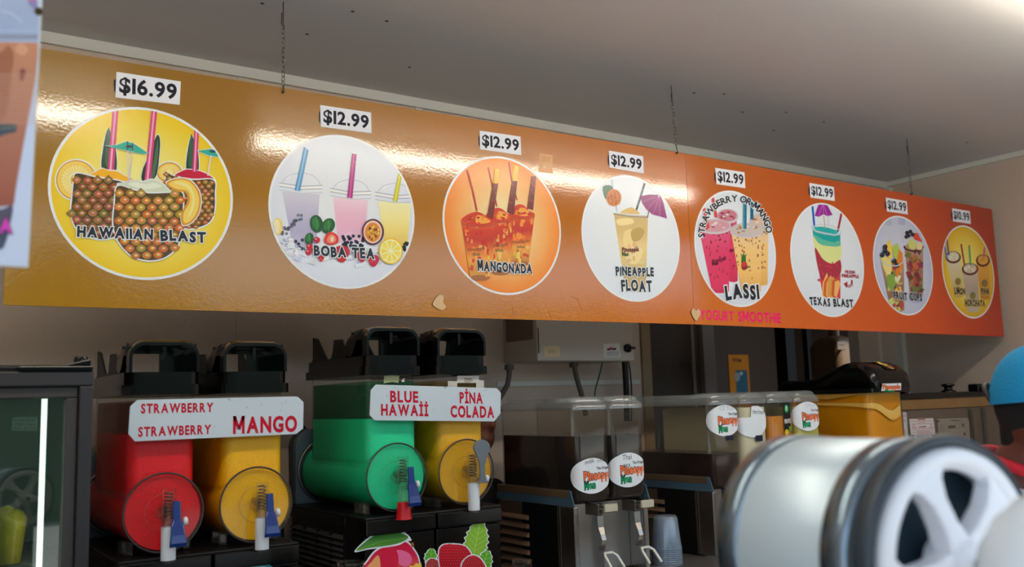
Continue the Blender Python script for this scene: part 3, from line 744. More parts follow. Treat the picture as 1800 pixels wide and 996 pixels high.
k.poly([(240, 430), (262, 450), (264, 520), (230, 590), (222, 560)], (226, 130, 40)); k.blob([(176, 575), (210, 570), (222, 620), (200, 655), (180, 620)], (130, 170, 70))
for x, y in ((166, 418), (150, 462), (180, 455), (216, 496), (166, 440), (230, 520)): k.ell(x, y, 13, 14, (26, 28, 50)); k.ell(x-3, y-4, 4, 4, (90, 100, 140))
k.line([(140, 492), (180, 520), (230, 522), (272, 498)], 6, (190, 200, 214))
k.clip = None
tx(k, 'FRUIT', (213, 700), (287, 706), 38, out=(200, 200, 214)); tx(k, 'CUPS', (301, 707), (368, 712), 38, out=(200, 200, 214))
k.build('drink_picture', 'print', B2, {'label': 'round grey picture of two plastic cups of mixed fruit'})

# ---- picture 8: three aguas
k = disc(7, C5, (246, 226, 120), (216, 168, 30))
for (x0, x1, yt, b0, b1, yb, c0, rim) in ((502, 582, 480, 546, 598, 686, [(216, 206, 180), (206, 190, 140), (200, 170, 90)], 1), (668, 740, 498, 692, 742, 696, [(226, 166, 70), (214, 150, 56), (196, 130, 50)], 1), (590, 676, 545, 620, 684, 764, [(206, 186, 166), (176, 156, 140), (190, 176, 156)], 1)):
    k.bands([(x0, yt), (b0, yb)], [(x1, yt), (b1, yb)], c0); k.ell((b0+b1)/2, yb, (b1-b0)/2, 10, c0[-1])
    cx_ = (x0+x1)/2; rx = (x1-x0)/2; k.ell(cx_, yt-6, rx+2, 34, (92, 44, 30), n=26); k.ell(cx_, yt-10, rx-7, 26, c0[0], n=22)
    for n_ in range(10): k.ell(cx_+rnd.uniform(-.6, .6)*rx, yt-10+rnd.uniform(-14, 14), 7, 5, jc((236, 226, 206) if c0[0][2] > 100 else (236, 170, 60), 12), False, 7)
    k.l += 1
    k.ell((b0+b1)/2-4, yb-80, 16, 20, jc((120, 120, 60), 10)); k.ell((b0+b1)/2-4, yb-78, 9, 10, (160, 110, 50))
for a, b, c_ in (((506, 376), (518, 462), (100, 60, 140)), ((494, 412), (507, 482), (20, 110, 190)), ((584, 402), (602, 514), (150, 40, 60)), ((628, 408), (636, 520), (60, 160, 80)), ((712, 420), (708, 476), (200, 90, 160))): k.line([a, b], 8, c_)
k.clip = None
YL = (222, 190, 110)
tx(k, 'LIMON', (548, 673), (606, 676), 33, out=YL); tx(k, 'HORCHATA', (606, 738), (716, 742), 34, out=YL); tx(k, 'PINA', (695, 675), (738, 676), 33, out=YL)
k.build('drink_picture', 'print', B2, {'label': 'round yellow picture of three brown rimmed glasses at the far right end'})

k = bink(1.0); k.crop = C3; k.l = 3
k.poly([(530, 170), (598, 178), (598, 272), (528, 262)], (214, 150, 84)); k.poly([(548, 185), (590, 190), (585, 215), (545, 210)], (196, 130, 60)); k.ell(556, 238, 5, 5, (240, 226, 200))
k.build('tape_patch', 'print', B1); k = bink(1.0); k.crop = C3; k.l = 3
for a_, b_ in (((720, 890), (745, 960)), ((575, 960), (592, 990)), ((395, 935), (408, 985)), ((690, 882), (722, 900))): k.line([a_, b_], 3, (170, 90, 30), False)
k.build('scuff_marks', 'print', B1, {'kind': 'stuff'})
# ---- price tags (paper, slightly proud of the board)
def price(txt, crop, q, par):
    k = bink(1.1); k.crop = crop; k.l = 12
    if q[0][0] > 100 or True:
        (ax, ay), (bx, by), (cx_, cy_), (dx, dy) = q
        old = [(ax-5, ay+(dy-ay)*.35), (ax+3, ay+(dy-ay)*.2), (ax+3, dy-(dy-ay)*.12), (ax-4, dy-(dy-ay)*.25)]
        k.poly(old, K_)
    k.l = 16; k.poly(q, (230, 232, 242))
    lerp = lambda p, r_, t: (p[0]+(r_[0]-p[0])*t, p[1]+(r_[1]-p[1])*t)
    m0 = lerp(lerp(q[3], q[0], .23), lerp(q[2], q[1], .23), .055); m1 = lerp(lerp(q[3], q[0], .23), lerp(q[2], q[1], .23), .95)
    k.text(txt, m0, m1, (q[3][1]-q[0][1])*.60, (24, 26, 40), .03, gap=.065)
    k.build('price_tag', 'paper', par, {'label': 'white paper price tag reading '+txt})
idn = lambda p: p
price('$16.99', idn, [(204, 127), (317, 144), (315, 185), (202, 172)], B1)
price('$12.99', C2, [(327, 95), (568, 130), (570, 228), (330, 197)], B1)
price('$12.99', C3, [(232, 57), (437, 87), (441, 180), (235, 150)], B1)
price('$12.99', C3, [(878, 157), (1050, 185), (1053, 271), (882, 242)], B1)
price('$12.99', C4, [(168, 76), (323, 100), (328, 184), (175, 163)], B2)
price('$12.99', C4, [(667, 156), (797, 178), (802, 252), (673, 233)], B2)
price('$12.99', C5, [(172, 147), (287, 168), (293, 240), (179, 223)], B2)
price('$10.99', C5, [(535, 206), (632, 222), (638, 292), (541, 277)], B2)
# ---- wooden hearts glued on
def heart(pts, par):
    P = [board_px(p) for p in catmull(pts, 4)]; yb = board_y(P[0][0])-.0035
    h = MB().prism(P, 'Y', yb-.0035, yb).build('wooden_heart', 'char', par)
    k = Ink(None, lambda x, z, d: (x, yb-.0035-d, z), 1.05); k.raw(P, [(224, 186, 138)]*len(P)); k.build('heart_face', 'print', h)
H1 = lambda x, y: (740+x/16.6, 500+y/16.6)
heart([H1(*p) for p in ((310, 590), (330, 510), (400, 390), (490, 310), (570, 300), (625, 345), (630, 430), (612, 510), (640, 570), (690, 610), (690, 670), (630, 730), (540, 740), (430, 690), (350, 630))], B1)
H2 = lambda x, y: (1140+x/14.22, 540+y/14.22)
heart([H2(*p) for p in ((1150, 338), (1080, 250), (1038, 160), (1035, 90), (1080, 34), (1125, 50), (1150, 85), (1190, 55), (1240, 62), (1262, 110), (1255, 190), (1210, 270))], B2)
# ---- chains
def chain(x, y, z0, label, leanx=0, leany=0):
    t = thing('hanging_chain', label, 'chain', (x, y, z0)); z1 = CZ; n = 13; L = (z1-z0)*.74
    f = lambda z: (x+leanx*(z-z0)/(z1-z0), y+leany*(z-z0)/(z1-z0), z)
    m = MB()
    for i in range(n):
        z = z0+L*(i+.5)/n; c = f(z); a = (i % 2)*PI/2+.5; h = L/n*.68; u = Vector((math.cos(a), math.sin(a), 0))
        pts = [Vector(c)+u*(.0052*math.cos(q))+Vector((0, 0, h*math.sin(q))) for q in [2*PI*j/10 for j in range(11)]]
        m.tube(pts, .0011, 5, False)
    m.build('chain_links', 'metal', t)
    w1 = Vector(f(z1)); w0 = Vector(f(z0+L)); MB().tube([w1, w0+Vector((0, 0, .004)), w0+Vector((.003, 0, -.008)), w0+Vector((-.005, 0, -.002)), w0+Vector((-.004, 0, .03))], .0014, 6).build('ceiling_hook', 'dkmetal', t)
    MB().tube([f(z0+.002), (x, y-.004, z0-.012), (x, y+.004, z0-.016)], .0016, 6).cyl((x, y-.006, z0-.016), (x, y+.006, z0-.016), .003, n=8).build('board_hook', 'dkmetal', t)
for px_, lab, top in (((496, 153), 'leftmost hanging chain, above the left end of the first menu board', (495, -60)), ((1187, 262), 'middle hanging chain, just left of the board seam', (1175, 152)), ((1599, 335), 'rightmost hanging chain, over the fruit cup picture', (1591, 245))):
    X, Z = board_px(px_); q = onZ(top, CZ); chain(X, board_y(X)-.007, Z, lab, 0 if top[1] < 0 else q.x-X, 0)

# ================================================================== SLUSH MACHINES
def keyhole(x, zc, r, hw, zt, n=26, cr=0):
    """outline in x,z: circle of radius r below, straight tank of half width hw up to zt"""
    a0 = math.acos(min(1, hw/r)); pts = []
    for i in range(n+1):
        a = a0 - (PI+2*a0)*i/n            # from right shoulder round the bottom to left shoulder
        pts.append((x+r*math.cos(a), zc+r*math.sin(a)))
    return pts+[(x-hw, zt), (x+hw, zt)]
YF, YB = 2.15, 2.60
def tank_mesh(x, zc, r, hw, zt, zl, yf, yb, inset=0):
    # upper box narrower in depth with rounded vertical corners + horizontal drum
    m = MB()
    m.loft([rrect(x-hw, x+hw, yf+.018, yb-.05, .03, z) for z in (zc, zt)], True)
    m.loft([[(x+r*math.cos(a), y, zc+r*math.sin(a)) for a in [2*PI*k/40 for k in range(40)]] for y in (yf, yb-.01)], True)
    return m
M['film_sred'] = clear('red_residue_film', (214, 190, 184), .02, .30, (120, 62, 56)); M['film_smango'] = clear('yellow_residue_film', (236, 224, 190), .02, .28, (150, 122, 70))
M['film_sgreen'] = clear('green_residue_film', (190, 214, 196), .02, .55, (44, 104, 74)); M['film_spina'] = clear('pina_residue_film', (236, 224, 190), .02, .25, (150, 122, 70))
def lid(t, x, zl, zt, hw):
    L = MB()
    x0, x1 = x-hw, x+hw; yf, yb = YF+.012, YB-.04
    # stepped skirt
    for z0, z1, e in ((zl, zl+.022, .010), (zl+.022, zl+.05, .004)):
        r0 = rrect(x0-e, x1+e, yf-e, yb+e, .034, z0); r1 = rrect(x0-e, x1+e, yf-e, yb+e, .034, z1); r2 = rrect(x0+.01, x1-.01, yf+.01, yb-.01, .024, z1); r3 = rrect(x0+.01, x1-.01, yf+.01, yb-.01, .024, z0)
        L.loft([r0, r1, r2, r3, r0], False, False)
    skirt = L.build('lid', 'black', t)
    # front hood: rounded arch, open at the front, running back over the tank
    H = MB(); zb = zl+.05; n = 8; th = .007
    def arch(e, y, drop=0):
        a = []; R = .034-e*.8; xa, xb, zt_ = x0+e-.004+.004, x1-e, zt-e-drop
        a.append((xa, y, zb))
        for i in range(n+1): q = PI-PI/2*i/n; a.append((xa+R+R*math.cos(q), y, zt_-R+R*math.sin(q)))
        for i in range(n+1): q = PI/2-PI/2*i/n; a.append((xb-R+R*math.cos(q), y, zt_-R+R*math.sin(q)))
        a.append((xb, y, zb)); return a
    ys = [(yf+.002, .006), (yf+.012, .001), (yf+.05, 0), (yf+.105, .002), (yf+.13, .012)]
    out = [arch(0, y, d) for y, d in ys]; inn = [arch(th, y, d) for y, d in ys]
    for A in (out, inn):
        k_ = len(A[0]); vs = [p for r_ in A for p in r_]
        H.add(vs, [(i*k_+j, i*k_+j+1, (i+1)*k_+j+1, (i+1)*k_+j) for i in range(len(A)-1) for j in range(k_-1)], True)
    for A, B in ((out[0], inn[0]), (out[-1], inn[-1])):
        k_ = len(A); H.add(A+B, [(j, j+1, k_+j+1, k_+j) for j in range(k_-1)])
    H.box(x0+.088, x1-.006, yf+.10, yf+.106, zb, zt-.01).box(x0+.006, x0+.088, yf+.10, yf+.106, zb+.046, zt-.01)           # dark inner bulkhead, right two thirds
    H.box(x0+.075, x0+.083, yf+.02, yf+.03, zt-.045, zt-.008)
    H.build('hood', 'black', skirt)
    # sides and back of the rear half with two scalloped openings
    def side(xs, xe):
        y0, y1 = yf+.13, yb; zs = zt-.006
        def V(a, b, c, zlow):
            return [(a, zs), (a+(b-a)*.5, (zs+zlow)/2), (b-.012, zlow+.006), (b, zlow), (b+.012, zlow+.004), (c-(c-b)*.35, (zs+zlow)/2+.01), (c, zs)]
        D = yf-2.162; g = lambda y, f: (y+D, zb+(zs-zb)*f)
        P = [g(2.26, 0), g(2.19, 0), g(2.19, .98), g(2.207, .86), g(2.223, .60), g(2.245, .16), g(2.259, .04), g(2.272, .02), g(2.286, .08), g(2.298, .32), g(2.312, .72), g(2.316, .74), g(2.328, .74), g(2.366, .76), g(2.368, .72), g(2.376, .30), g(2.386, .08), g(2.402, .02), g(2.420, .10), g(2.446, .42), g(2.484, .92), g(2.515, 1.0), g(2.515, .1), g(2.528, .0)]
        return MB().prism(P, 'X', xs, xe)
    side(x0, x0+.005).build('side_wall', 'blackm', skirt); side(x1-.005, x1).build('side_wall', 'blackm', skirt)
    MB().box(x0+.028, x1-.028, yf+.24, yb-.02, zb-.004, zb+.002).build('lid_floor', 'blackm', skirt)
    return skirt
def faucet(t, x, zc, spout, handle):
    f = MB(); y = YF-.022
    f.cyl((x, y, zc-.028), (x, y, zc+.052), .0135, n=18).cyl((x, y+.006, zc+.012), (x, YF+.002, zc+.012), .017, n=18).box(x-.015, x+.015, y-.012, y+.012, zc-.03, zc-.006)
    F = f.build('faucet', 'clearp', t)
    m = MB(); N = 90
    m.tube([(x+.009*math.cos(i*.55), y+.009*math.sin(i*.55), zc-.012+.058*i/N) for i in range(N)], .0012, 5).build('spring', 'metal', F)
    if spout == 'red':
        MB().lathe((x, y, zc-.102), (0, 0, 1), [(.0205, 0), (.019, .008), (.0165, .042)], 20).build('spout', 'red', F); MB().cyl((x, y, zc-.061), (x, y, zc-.03), .0135, n=18).build('spout_neck', 'plastic', F)
    else:
        MB().cyl((x, y, zc-.098), (x, y, zc-.028), .0155, n=20).build('spout', 'white', F); MB().cyl((x, y, zc-.104), (x, y, zc-.098), .0145, n=20).build('spout_lip', 'plastic', F)
    MB().cyl((x-.012, y-.017, zc-.018), (x+.028, y-.017, zc-.018), .0045, n=12).cyl((x+.010, y-.017, zc-.018), (x+.016, y-.017, zc-.018), .0085, n=16).build('pivot_pin', 'plastic', F)
    MB().lathe((x+.026, y-.017, zc-.018), (1, 0, 0), [(.006, 0), (.0095, .002), (.0095, .007), (.006, .009)], 16).build('pin_cap', 'white', F)
    xh = x+.011
    if handle == 'blue':
        P = [(-.008, .030), (.008, .030), (.009, -.012), (.018, -.052), (.018, -.062), (.012, -.066), (-.012, -.066), (-.017, -.060), (-.016, -.022), (-.010, -.010)]
        mm = MB(); rows = []
        secs = [(.030, .008, 0), (.010, .0085, .002), (-.010, .009, .004), (-.020, .013, .008), (-.040, .0155, .016), (-.056, .0180, .020), (-.064, .0175, .017)]
        for z, h_, o_ in secs: rows.append([(xh-h_, y-.022-o_, zc-.004+z), (xh+h_, y-.022-o_, zc-.004+z), (xh+h_, y-.015-o_, zc-.004+z), (xh-h_, y-.015-o_, zc-.004+z)])
        mm.loft(rows, True, False).build('handle', 'blue', F, .0025)
    else:
        xh = x+.013
        fan = [(-.014, -.040), (-.009, -.036), (-.007, -.020), (-.008, .010), (-.016, .032), (-.026, .050), (-.022, .062), (-.014, .069), (0, .073), (.016, .068), (.024, .060), (.027, .048), (.017, .030), (.009, .006), (.008, -.022), (.009, -.034), (.018, -.038), (.018, -.041)]
        MB().prism([(xh+a, zc+.012+b) for a, b in fan], 'Y', y-.026, y-.020).build('handle', 'greyh', F, .0015)
def slush(x1, zc, zlid, ztop, liquids, fz, faucets, label, pitch=.2065, left_grille=True, art=None):
    x2 = x1+pitch; X0 = x1-.096; X1 = x2+.098
    t = thing('slush_machine', label, 'slush machine', ((X0+X1)/2, 2.4, -.52))
    zb = zc-.092
    b = MB(); b.box(X0+.004, X1-.004, YF+.03, 2.64, -.52, zb-.004); body = b.build('body', 'blackm', t, .004)
    MB().box(X0, X1, YF-.01, 2.645, zb-.008, zb).box(X0-.001, X0+.006, YF+.11, 2.645, zb-.034, zb-.008).build('top_plate', 'blackm', t, .003)
    for xa, xb in ((X0, (x1+x2)/2-.003), ((x1+x2)/2+.003, X1)):
        fp = MB().box(xa, xb, YF-.004, YF+.03, -.50, zb-.046).build('front_panel', 'black', t, .004)
        MB().box(xa, xb, YF-.014, YF+.03, zb-.044, zb-.006).build('panel_cap', 'black', fp, .004)
    if left_grille:
        gr = MB().box(X0-.004, X0+.003, YF+.105, YF+.112, -.5, zb-.05)
        for k in range(5): gr.box(X0-.004, X0+.003, YF+.112+.088*k+.08, YF+.112+.088*k+.088, -.5, zb-.05)
        g = gr.build('side_grille', 'blackm', t)
        sm = None
        for k in range(13):
            zz = zb-.062-.0145*k
            if sm is None:
                sm = MB(); zz0 = zz
                sm.add([(X0-.005, YF+.115, zz), (X0-.005, 2.63, zz), (X0+.006, 2.63, zz+.009), (X0+.006, YF+.115, zz+.009), (X0-.005, YF+.115, zz-.003), (X0-.005, 2.63, zz-.003), (X0+.006, 2.63, zz+.006), (X0+.006, YF+.115, zz+.006)],
                       [(0, 1, 2, 3), (7, 6, 5, 4), (0, 4, 5, 1), (3, 2, 6, 7), (0, 3, 7, 4), (1, 5, 6, 2)])
                so = sm.build('vent_slat', 'dkgrey', g)
            else:
                c = so.copy(); col.objects.link(c); c.parent = g; c.location = (0, 0, zz-zz0)
    for i, x in enumerate((x1, x2)):
        hw = .0755; lm, lz = liquids[i]
        tk = tank_mesh(x, zc, .084, hw, zlid, 0, YF+.006, YB-.0).build('tank', 'clearp', t)
        # slush filling to its level
        q = MB(); e = .004
        q.loft([rrect(x-hw+e, x+hw-e, YF+.018+e, YB-.05-e, .027, z) for z in (zc, lz)], True)
        q.loft([[(x+.080*math.cos(a), y, zc+.080*math.sin(a)) for a in [2*PI*k/40 for k in range(40)]] for y in (YF+.012, YB-.016)], True)
        q.build('slush', lm, tk)
        if True:
            f_ = MB().loft([rrect(x-hw+e, x+hw-e, YF+.018+e, YB-.05-e, .027, z) for z in (lz, lz+(zlid-lz)*.86)], False)
            f_.build('stained_wall', M['film_'+lm], tk)
        fr = MB(); fr.torus((x, YF+.004, zc), (0, 1, 0), .0845, .0022, 48, 6).build('front_gasket', 'dkgrey', tk)
        MB().torus((x, YF+.004, zc), (0, 1, 0), .040, .0012, 36, 6).lathe((x, YF+.006, zc), (0, -1, 0), [(.017, 0), (.017, .006), (.010, .012)], 20).build('scraper_hub', 'plastic', tk)
        for xe_ in (x-.072, x+.052): MB().box(xe_, xe_+.02, YF+.05, YF+.11, zb, zb+.030).build('tank_clip', 'plastic', tk, .004)
        # rear flange
        P = []
        for sx in (1, -1):
            pass
        pl = [(x-.094, zb), (x+.094, zb), (x+.096, zc+.07)]+[(x+.096-.05+.05*math.cos(a), zc+.07+.05*math.sin(a)) for a in (.4, .8, 1.2, PI/2)]+[(x-.046-.05*math.sin(a), zc+.07+.05*math.cos(a)) for a in (0, .4, .8, 1.2)]+[(x-.096, zc+.07)]
        fl = MB().prism(pl, 'Y', YB-.004, YB+.012).build('rear_flange', 'ring', t, .003)
        MB().torus((x, YB-.006, zc), (0, 1, 0), .088, .004, 40, 6).build('flange_ring', 'steeld', fl)
        MB().prism([(p[0]+(p[0]-x)*.02, p[1]) for p in pl], 'Y', YB+.012, YB+.05).build('flange_cover', 'dkgrey', fl, .003)
        lid(t, x, zlid, ztop, hw+.001)
        faucet(t, x+.004, zc, *faucets[i])
    return t, zb
sl1, zb1 = slush(.5405, -.215, .041, .164, (('sred', -.045), ('smango', -.040)), 0, (('white', 'blue'), ('white', 'blue')),
    'slush machine with one red and one yellow tank, strawberry and mango sign', left_grille=False)
sl2, zb2 = slush(1.110, -.178, .080, .206, (('sgreen', -.030), ('spina', -.035)), 0, (('red', 'blue'), ('white', 'grey')),
    'slush machine with one green and one yellow tank, fruit stickers below')
# flavour signs, plates taped to the tanks
def sign(corners, y, label, words):
    P = [onY(p, y) for p in corners]
    t = thing('flavour_sign', label, 'sign', (P[0].x, y, P[0].z))
    MB().prism([(p.x, p.z) for p in P], 'Y', y, y+.004).build('plate', mat('sign_plate', (206, 220, 232), .35), t, .001)
    k = planeY(y, 1.1); k.l = 3
    for w_ in words: k.text(*w_)
    rr = random.Random(5); xs = [p[0] for p in corners]; zs = [p[1] for p in corners]
    for i in range(14):
        px, py = rr.uniform(min(xs)+16, max(xs)-10), rr.uniform(min(zs)+6, max(zs)-8); k.line([(px, py), (px+rr.uniform(-5, 5), py+rr.uniform(-4, 4))], rr.uniform(.5, 1.2), (150, 156, 160), False)
    k.build('lettering', 'paper', t)
DR = (190, 10, 44)
s1 = lambda p: (220+p[0]/5.625, 660+p[1]/5.625)
def wd(c, t, a, b, h, **kw): return (t, c(a), c(b), h/5.6, DR)
yS = YF-.008
sign([s1(p) for p in ((122, 238), (1705, 204), (1766, 262), (1762, 520), (1690, 578), (95, 650), (32, 575), (50, 304))], yS, 'white strawberry and mango sign on the red and yellow tanks',
     [('STRAWBERRY', s1((155, 370)), s1((872, 355)), 16.5, DR, .038), ('STRAWBERRY', s1((128, 600)), s1((850, 572)), 16.5, DR, .038), ('MANGO', s1((1064, 566)), s1((1700, 546)), 28, DR, .042)])
s2 = lambda p: (500+p[0]/2.185, 540+p[1]/2.185)
sign([s2(p) for p in ((352, 296), (815, 310), (832, 328), (830, 408), (806, 438), (346, 434), (328, 414), (332, 318))], yS, 'white blue hawaii and pina colada sign on the green and yellow tanks',
     [('BLUE', s2((406, 362)), s2((514, 364)), 19.5, DR, .04), ('HAWA\u0130\u0130', s2((371, 413)), s2((553, 416)), 19.5, DR, .04), ('P\u0130NA', s2((673, 366)), s2((762, 368)), 19, DR, .04), ('COLADA', s2((638, 420)), s2((806, 422)), 20, DR, .04)])
# fruit stickers on the second machine
k = planeY(YF-.0045, 1.15); k.crop = lambda p: (500+p[0]/4.5, 860+p[1]/4.5); k.l = 1
k.blob([(605, 640), (650, 560), (720, 475), (830, 430), (960, 400), (1050, 500), (1076, 590), (1080, 720), (1040, 840), (930, 900), (760, 900), (620, 820)], W_)
k.blob([(615, 640), (660, 566), (728, 485), (836, 438), (955, 412), (1040, 504), (1066, 590), (1068, 720), (1030, 830), (930, 888), (770, 888), (632, 815)], [(206, 20, 60), (216, 40, 80), (226, 100, 90), (240, 160, 70)])
k.blob([(640, 640), (690, 570), (740, 520), (760, 600), (730, 720), (660, 760)], (240, 170, 110)); k.blob([(890, 480), (980, 500), (1010, 560), (960, 610), (890, 570)], (240, 110, 160))
k.blob([(760, 520), (850, 460), (900, 520), (880, 640), (780, 640)], (214, 30, 66))
k.blob([(552, 492), (640, 398), (740, 338), (860, 316), (960, 345), (1005, 400), (960, 410), (900, 440), (780, 460), (660, 474)], W_)
k.blob([(566, 484), (650, 404), (745, 348), (855, 328), (940, 350), (978, 382), (900, 425), (780, 448), (670, 462)], [(36, 110, 40), (66, 130, 50), (90, 150, 60)])
k.line([(570, 482), (760, 410), (975, 382)], 3, (130, 180, 90)); k.ell(1012, 436, 12, 20, (150, 90, 50))
k.poly([(990, 640), (985, 600), (1020, 605), (1040, 580), (1070, 590), (1078, 575), (1092, 640)], (240, 206, 80))
k.build('mango_sticker', 'print', sl2)
k = planeY(YF-.0045, 1.15); k.crop = lambda p: (500+p[0]/4.5, 860+p[1]/4.5); k.l = 1
def jag(k, spine, wd_, n, c, cw):
    (x0, y0), (x1, y1) = spine; dx, dy = x1-x0, y1-y0; L = math.hypot(dx, dy); ux, uy = dx/L, dy/L; nx, ny = -uy, ux
    for e, cc_ in ((9, W_), (0, c)):
        P = []
        for sgn in (1, -1):
            rng_ = range(n+1) if sgn > 0 else range(n, -1, -1)
            for i in rng_:
                t = i/n; wv = (wd_*math.sin(PI*min(1, t*.85+.12))**.8+e)*(1 if i % 2 else .82); P.append((x0+dx*t+nx*sgn*wv+ux*(e if i == n else 0), y0+dy*t+ny*sgn*wv))
        k.poly(P, cc_)
    k.line([(x0, y0), (x1, y1)], 4, cw)
    for i in range(1, n-1, 2):
        t = i/n; wv = wd_*.75*math.sin(PI*(t*.85+.12)); 
        for sgn in (1, -1): k.line([(x0+dx*t, y0+dy*t), (x0+dx*(t+.18)+nx*sgn*wv, y0+dy*(t+.18)+ny*sgn*wv)], 2.5, cw, False)
    k.l += 1
jag(k, ((1490, 560), (1550, 238)), 95, 14, (136, 190, 60), (190, 220, 120))
jag(k, ((1560, 640), (1610, 480)), 60, 9, (90, 170, 50), (160, 210, 100)); jag(k, ((1150, 600), (1165, 465)), 50, 8, (90, 170, 50), (150, 205, 90))
def strawb(k, pts, n=60):
    k.blob(shrink(pts, 9), W_); k.blob(pts, [(206, 30, 50), (190, 16, 40), (166, 10, 36)]); sm = catmull(pts, 3); xs = [p[0] for p in pts]; ys = [p[1] for p in pts]
    for row in range(14):
        for cc_ in range(14):
            x = min(xs)+(max(xs)-min(xs))*(cc_+.5*(row % 2))/13; y = min(ys)+(max(ys)-min(ys))*row/13
            if inside((x, y), sm): k.ell(x, y, 5, 7, (130, 10, 30), False, 7)
    k.l += 1
    for row in range(14):
        for cc_ in range(14):
            x = min(xs)+(max(xs)-min(xs))*(cc_+.5*(row % 2))/13; y = min(ys)+(max(ys)-min(ys))*row/13
            if inside((x, y), sm): k.ell(x+1, y-2, 2.5, 3.5, (240, 130, 120), False, 6)
    k.l += 1
strawb(k, [(1120, 590), (1150, 550), (1210, 560), (1225, 620), (1200, 700), (1130, 700)])
strawb(k, [(1220, 500), (1250, 440), (1330, 432), (1420, 445), (1470, 500), (1480, 560), (1440, 680), (1340, 720), (1240, 640)])
strawb(k, [(1400, 600), (1440, 540), (1500, 520), (1560, 560), (1590, 640), (1520, 720), (1430, 700)])
k.build('strawberry_sticker', 'print', sl2)
k = planeY(YF+.0165, 1.0); k.crop = lambda p: (620+p[0]/6.225, 560+p[1]/6.225); k.l = 1
k.poly([(1145, 622), (1385, 622), (1380, 670), (1435, 672), (1440, 790), (1350, 790), (1350, 702), (1145, 702), (1140, 790), (1038, 785), (1042, 680), (1140, 683)], (206, 204, 198)); k.blob([(1230, 660), (1290, 650), (1312, 680), (1260, 700), (1215, 690)], (170, 160, 146)); k.line([(1215, 650), (1300, 660)], 8, (110, 90, 76))
k.build('tape_remnant', 'paper', sl2)
k = planeY(YF+.0165, 1.0); k.crop = lambda p: (620+p[0]/6.225, 560+p[1]/6.225); k.l = 1
k.poly([(345, 624), (420, 618), (512, 622), (500, 700), (430, 690), (338, 706)], (176, 182, 140)); k.poly([(530, 690), (545, 660), (575, 648), (560, 675), (575, 690)], (226, 226, 220))
k.build('dried_splash', 'paper', sl2)
k = planeY(YF-.0045, 1.1); k.crop = lambda p: (200+p[0]/4.612, 780+p[1]/4.612); k.l = 1
k.ell(1160, 1040, 150, 84, (70, 160, 170), n=40); k.ell(1160, 1046, 128, 66, (130, 200, 206), n=40)
for a in range(9): k.line([(1050+a*26, 990), (1070+a*24, 1040)], 3, (200, 120, 60) if a % 3 == 1 else (40, 130, 140), False)
k.build('round_sticker', 'print', sl1)

# ================================================================== JUICE DISPENSERS
DF, DB, RC_ = 2.20, 2.605, .026
def disp_ink(xl, w, g=1.15):
    r = RC_; F = w-2*r; A = r*PI/2
    def lift(s_, z, d):
        e = .0012+d
        if s_ >= F+A: return (xl+w+e, DF+r+(s_-F-A), z)
        if s_ >= F: a = (s_-F)/r; return (xl+w-r+(r+e)*math.sin(a), DF+r-(r+e)*math.cos(a), z)
        if s_ >= 0: return (xl+r+s_, DF-e, z)
        if s_ >= -A: a = -s_/r; return (xl+r-(r+e)*math.sin(a), DF+r-(r+e)*math.cos(a), z)
        return (xl-e, DF+r+(-s_-A), z)
    return Ink(lambda p: p, lift, g)
def strip_ell(k, x, z, rx, rz, c, n=30, top=None, bot=None):
    for i in range(n):
        a0, a1 = PI*i/n, PI*(i+1)/n; xa, xb = x-rx*math.cos(a0), x-rx*math.cos(a1); ha, hb = rz*math.sin(a0), rz*math.sin(a1)
        tp = top or (lambda q, h_: z+h_); k.raw([(xa, z-ha), (xb, z-hb), (xb, tp(xb, hb)), (xa, tp(xa, ha))], [c]*4)
    k.l += 1
def logo(k, x, z, s_):
    """the shop's lettering: orange over green, black outlined"""
    k.text('Pineapple', (x, z), (x+.118*s_, z+.002*s_), -.026*s_, (246, 120, 70), .04, (30, 20, 24), .05, .06, .01)
    k.text('Man', (x, z-.026*s_), (x+.043*s_, z-.024*s_), -.021*s_, (0, 160, 100), .04, (30, 20, 24), .05, .06, .01)
    k.text('The Original', (x+.050*s_, z+.029*s_), (x+.100*s_, z+.030*s_), -.008*s_, (30, 30, 36), .03, None, .05, .06)
def fork(t, x, z0):
    y = DF-.012
    br = MB().box(x-.022, x+.030, y-.045, y+.02, z0-.022, z0-.010).box(x-.026, x-.020, y-.03, y+.03, z0-.03, z0+.004).build('valve_bracket', 'steeld', t, .002)
    MB().loft([rrect(x-.018+q*.001, x+.030-q*.001, y-.055, y-.045, .003, z0+z) for q, z in ((0, -.018), (0, 0), (2, .003))], True).build('pinch_cover', mat('aged_white_tab', (206, 200, 176), .4), br)
    path = [(.000, -.030, -.030), (.000, -.032, -.062), (-.006, -.046, -.080), (-.006, -.052, -.096), (.002, -.030, -.128)]
    rows = []
    for i, (dx, dy, dz) in enumerate(path):
        h_ = (.012, .011, .008, .008, .011)[i]; rows.append([(x+dx-h_, y+dy-.0015, z0+dz), (x+dx+h_, y+dy-.0015, z0+dz), (x+dx+h_, y+dy+.0015, z0+dz), (x+dx-h_, y+dy+.0015, z0+dz)])
    rows = [[(p[0]-.020, p[1], p[2]) for p in r_] for r_ in rows]; lv = MB().loft(rows, True, False).build('lever', 'steel', t)
    U = [(x-.018, y-.085, z0-.172), (x-.020, y-.060, z0-.142), (x-.014, y-.050, z0-.134), (x+.014, y-.050, z0-.134), (x+.024, y-.060, z0-.142), (x+.028, y-.085, z0-.172)]
    m = MB()
    for a, b in zip(U, U[1:]):
        a, b = Vector(a)-Vector((.010, 0, 0)), Vector(b)-Vector((.010, 0, 0)); m.capsule(a, b, .0042, .0042, 8)
    m.build('cup_fork', mat('white_fork', (226, 226, 216), .35), lv)
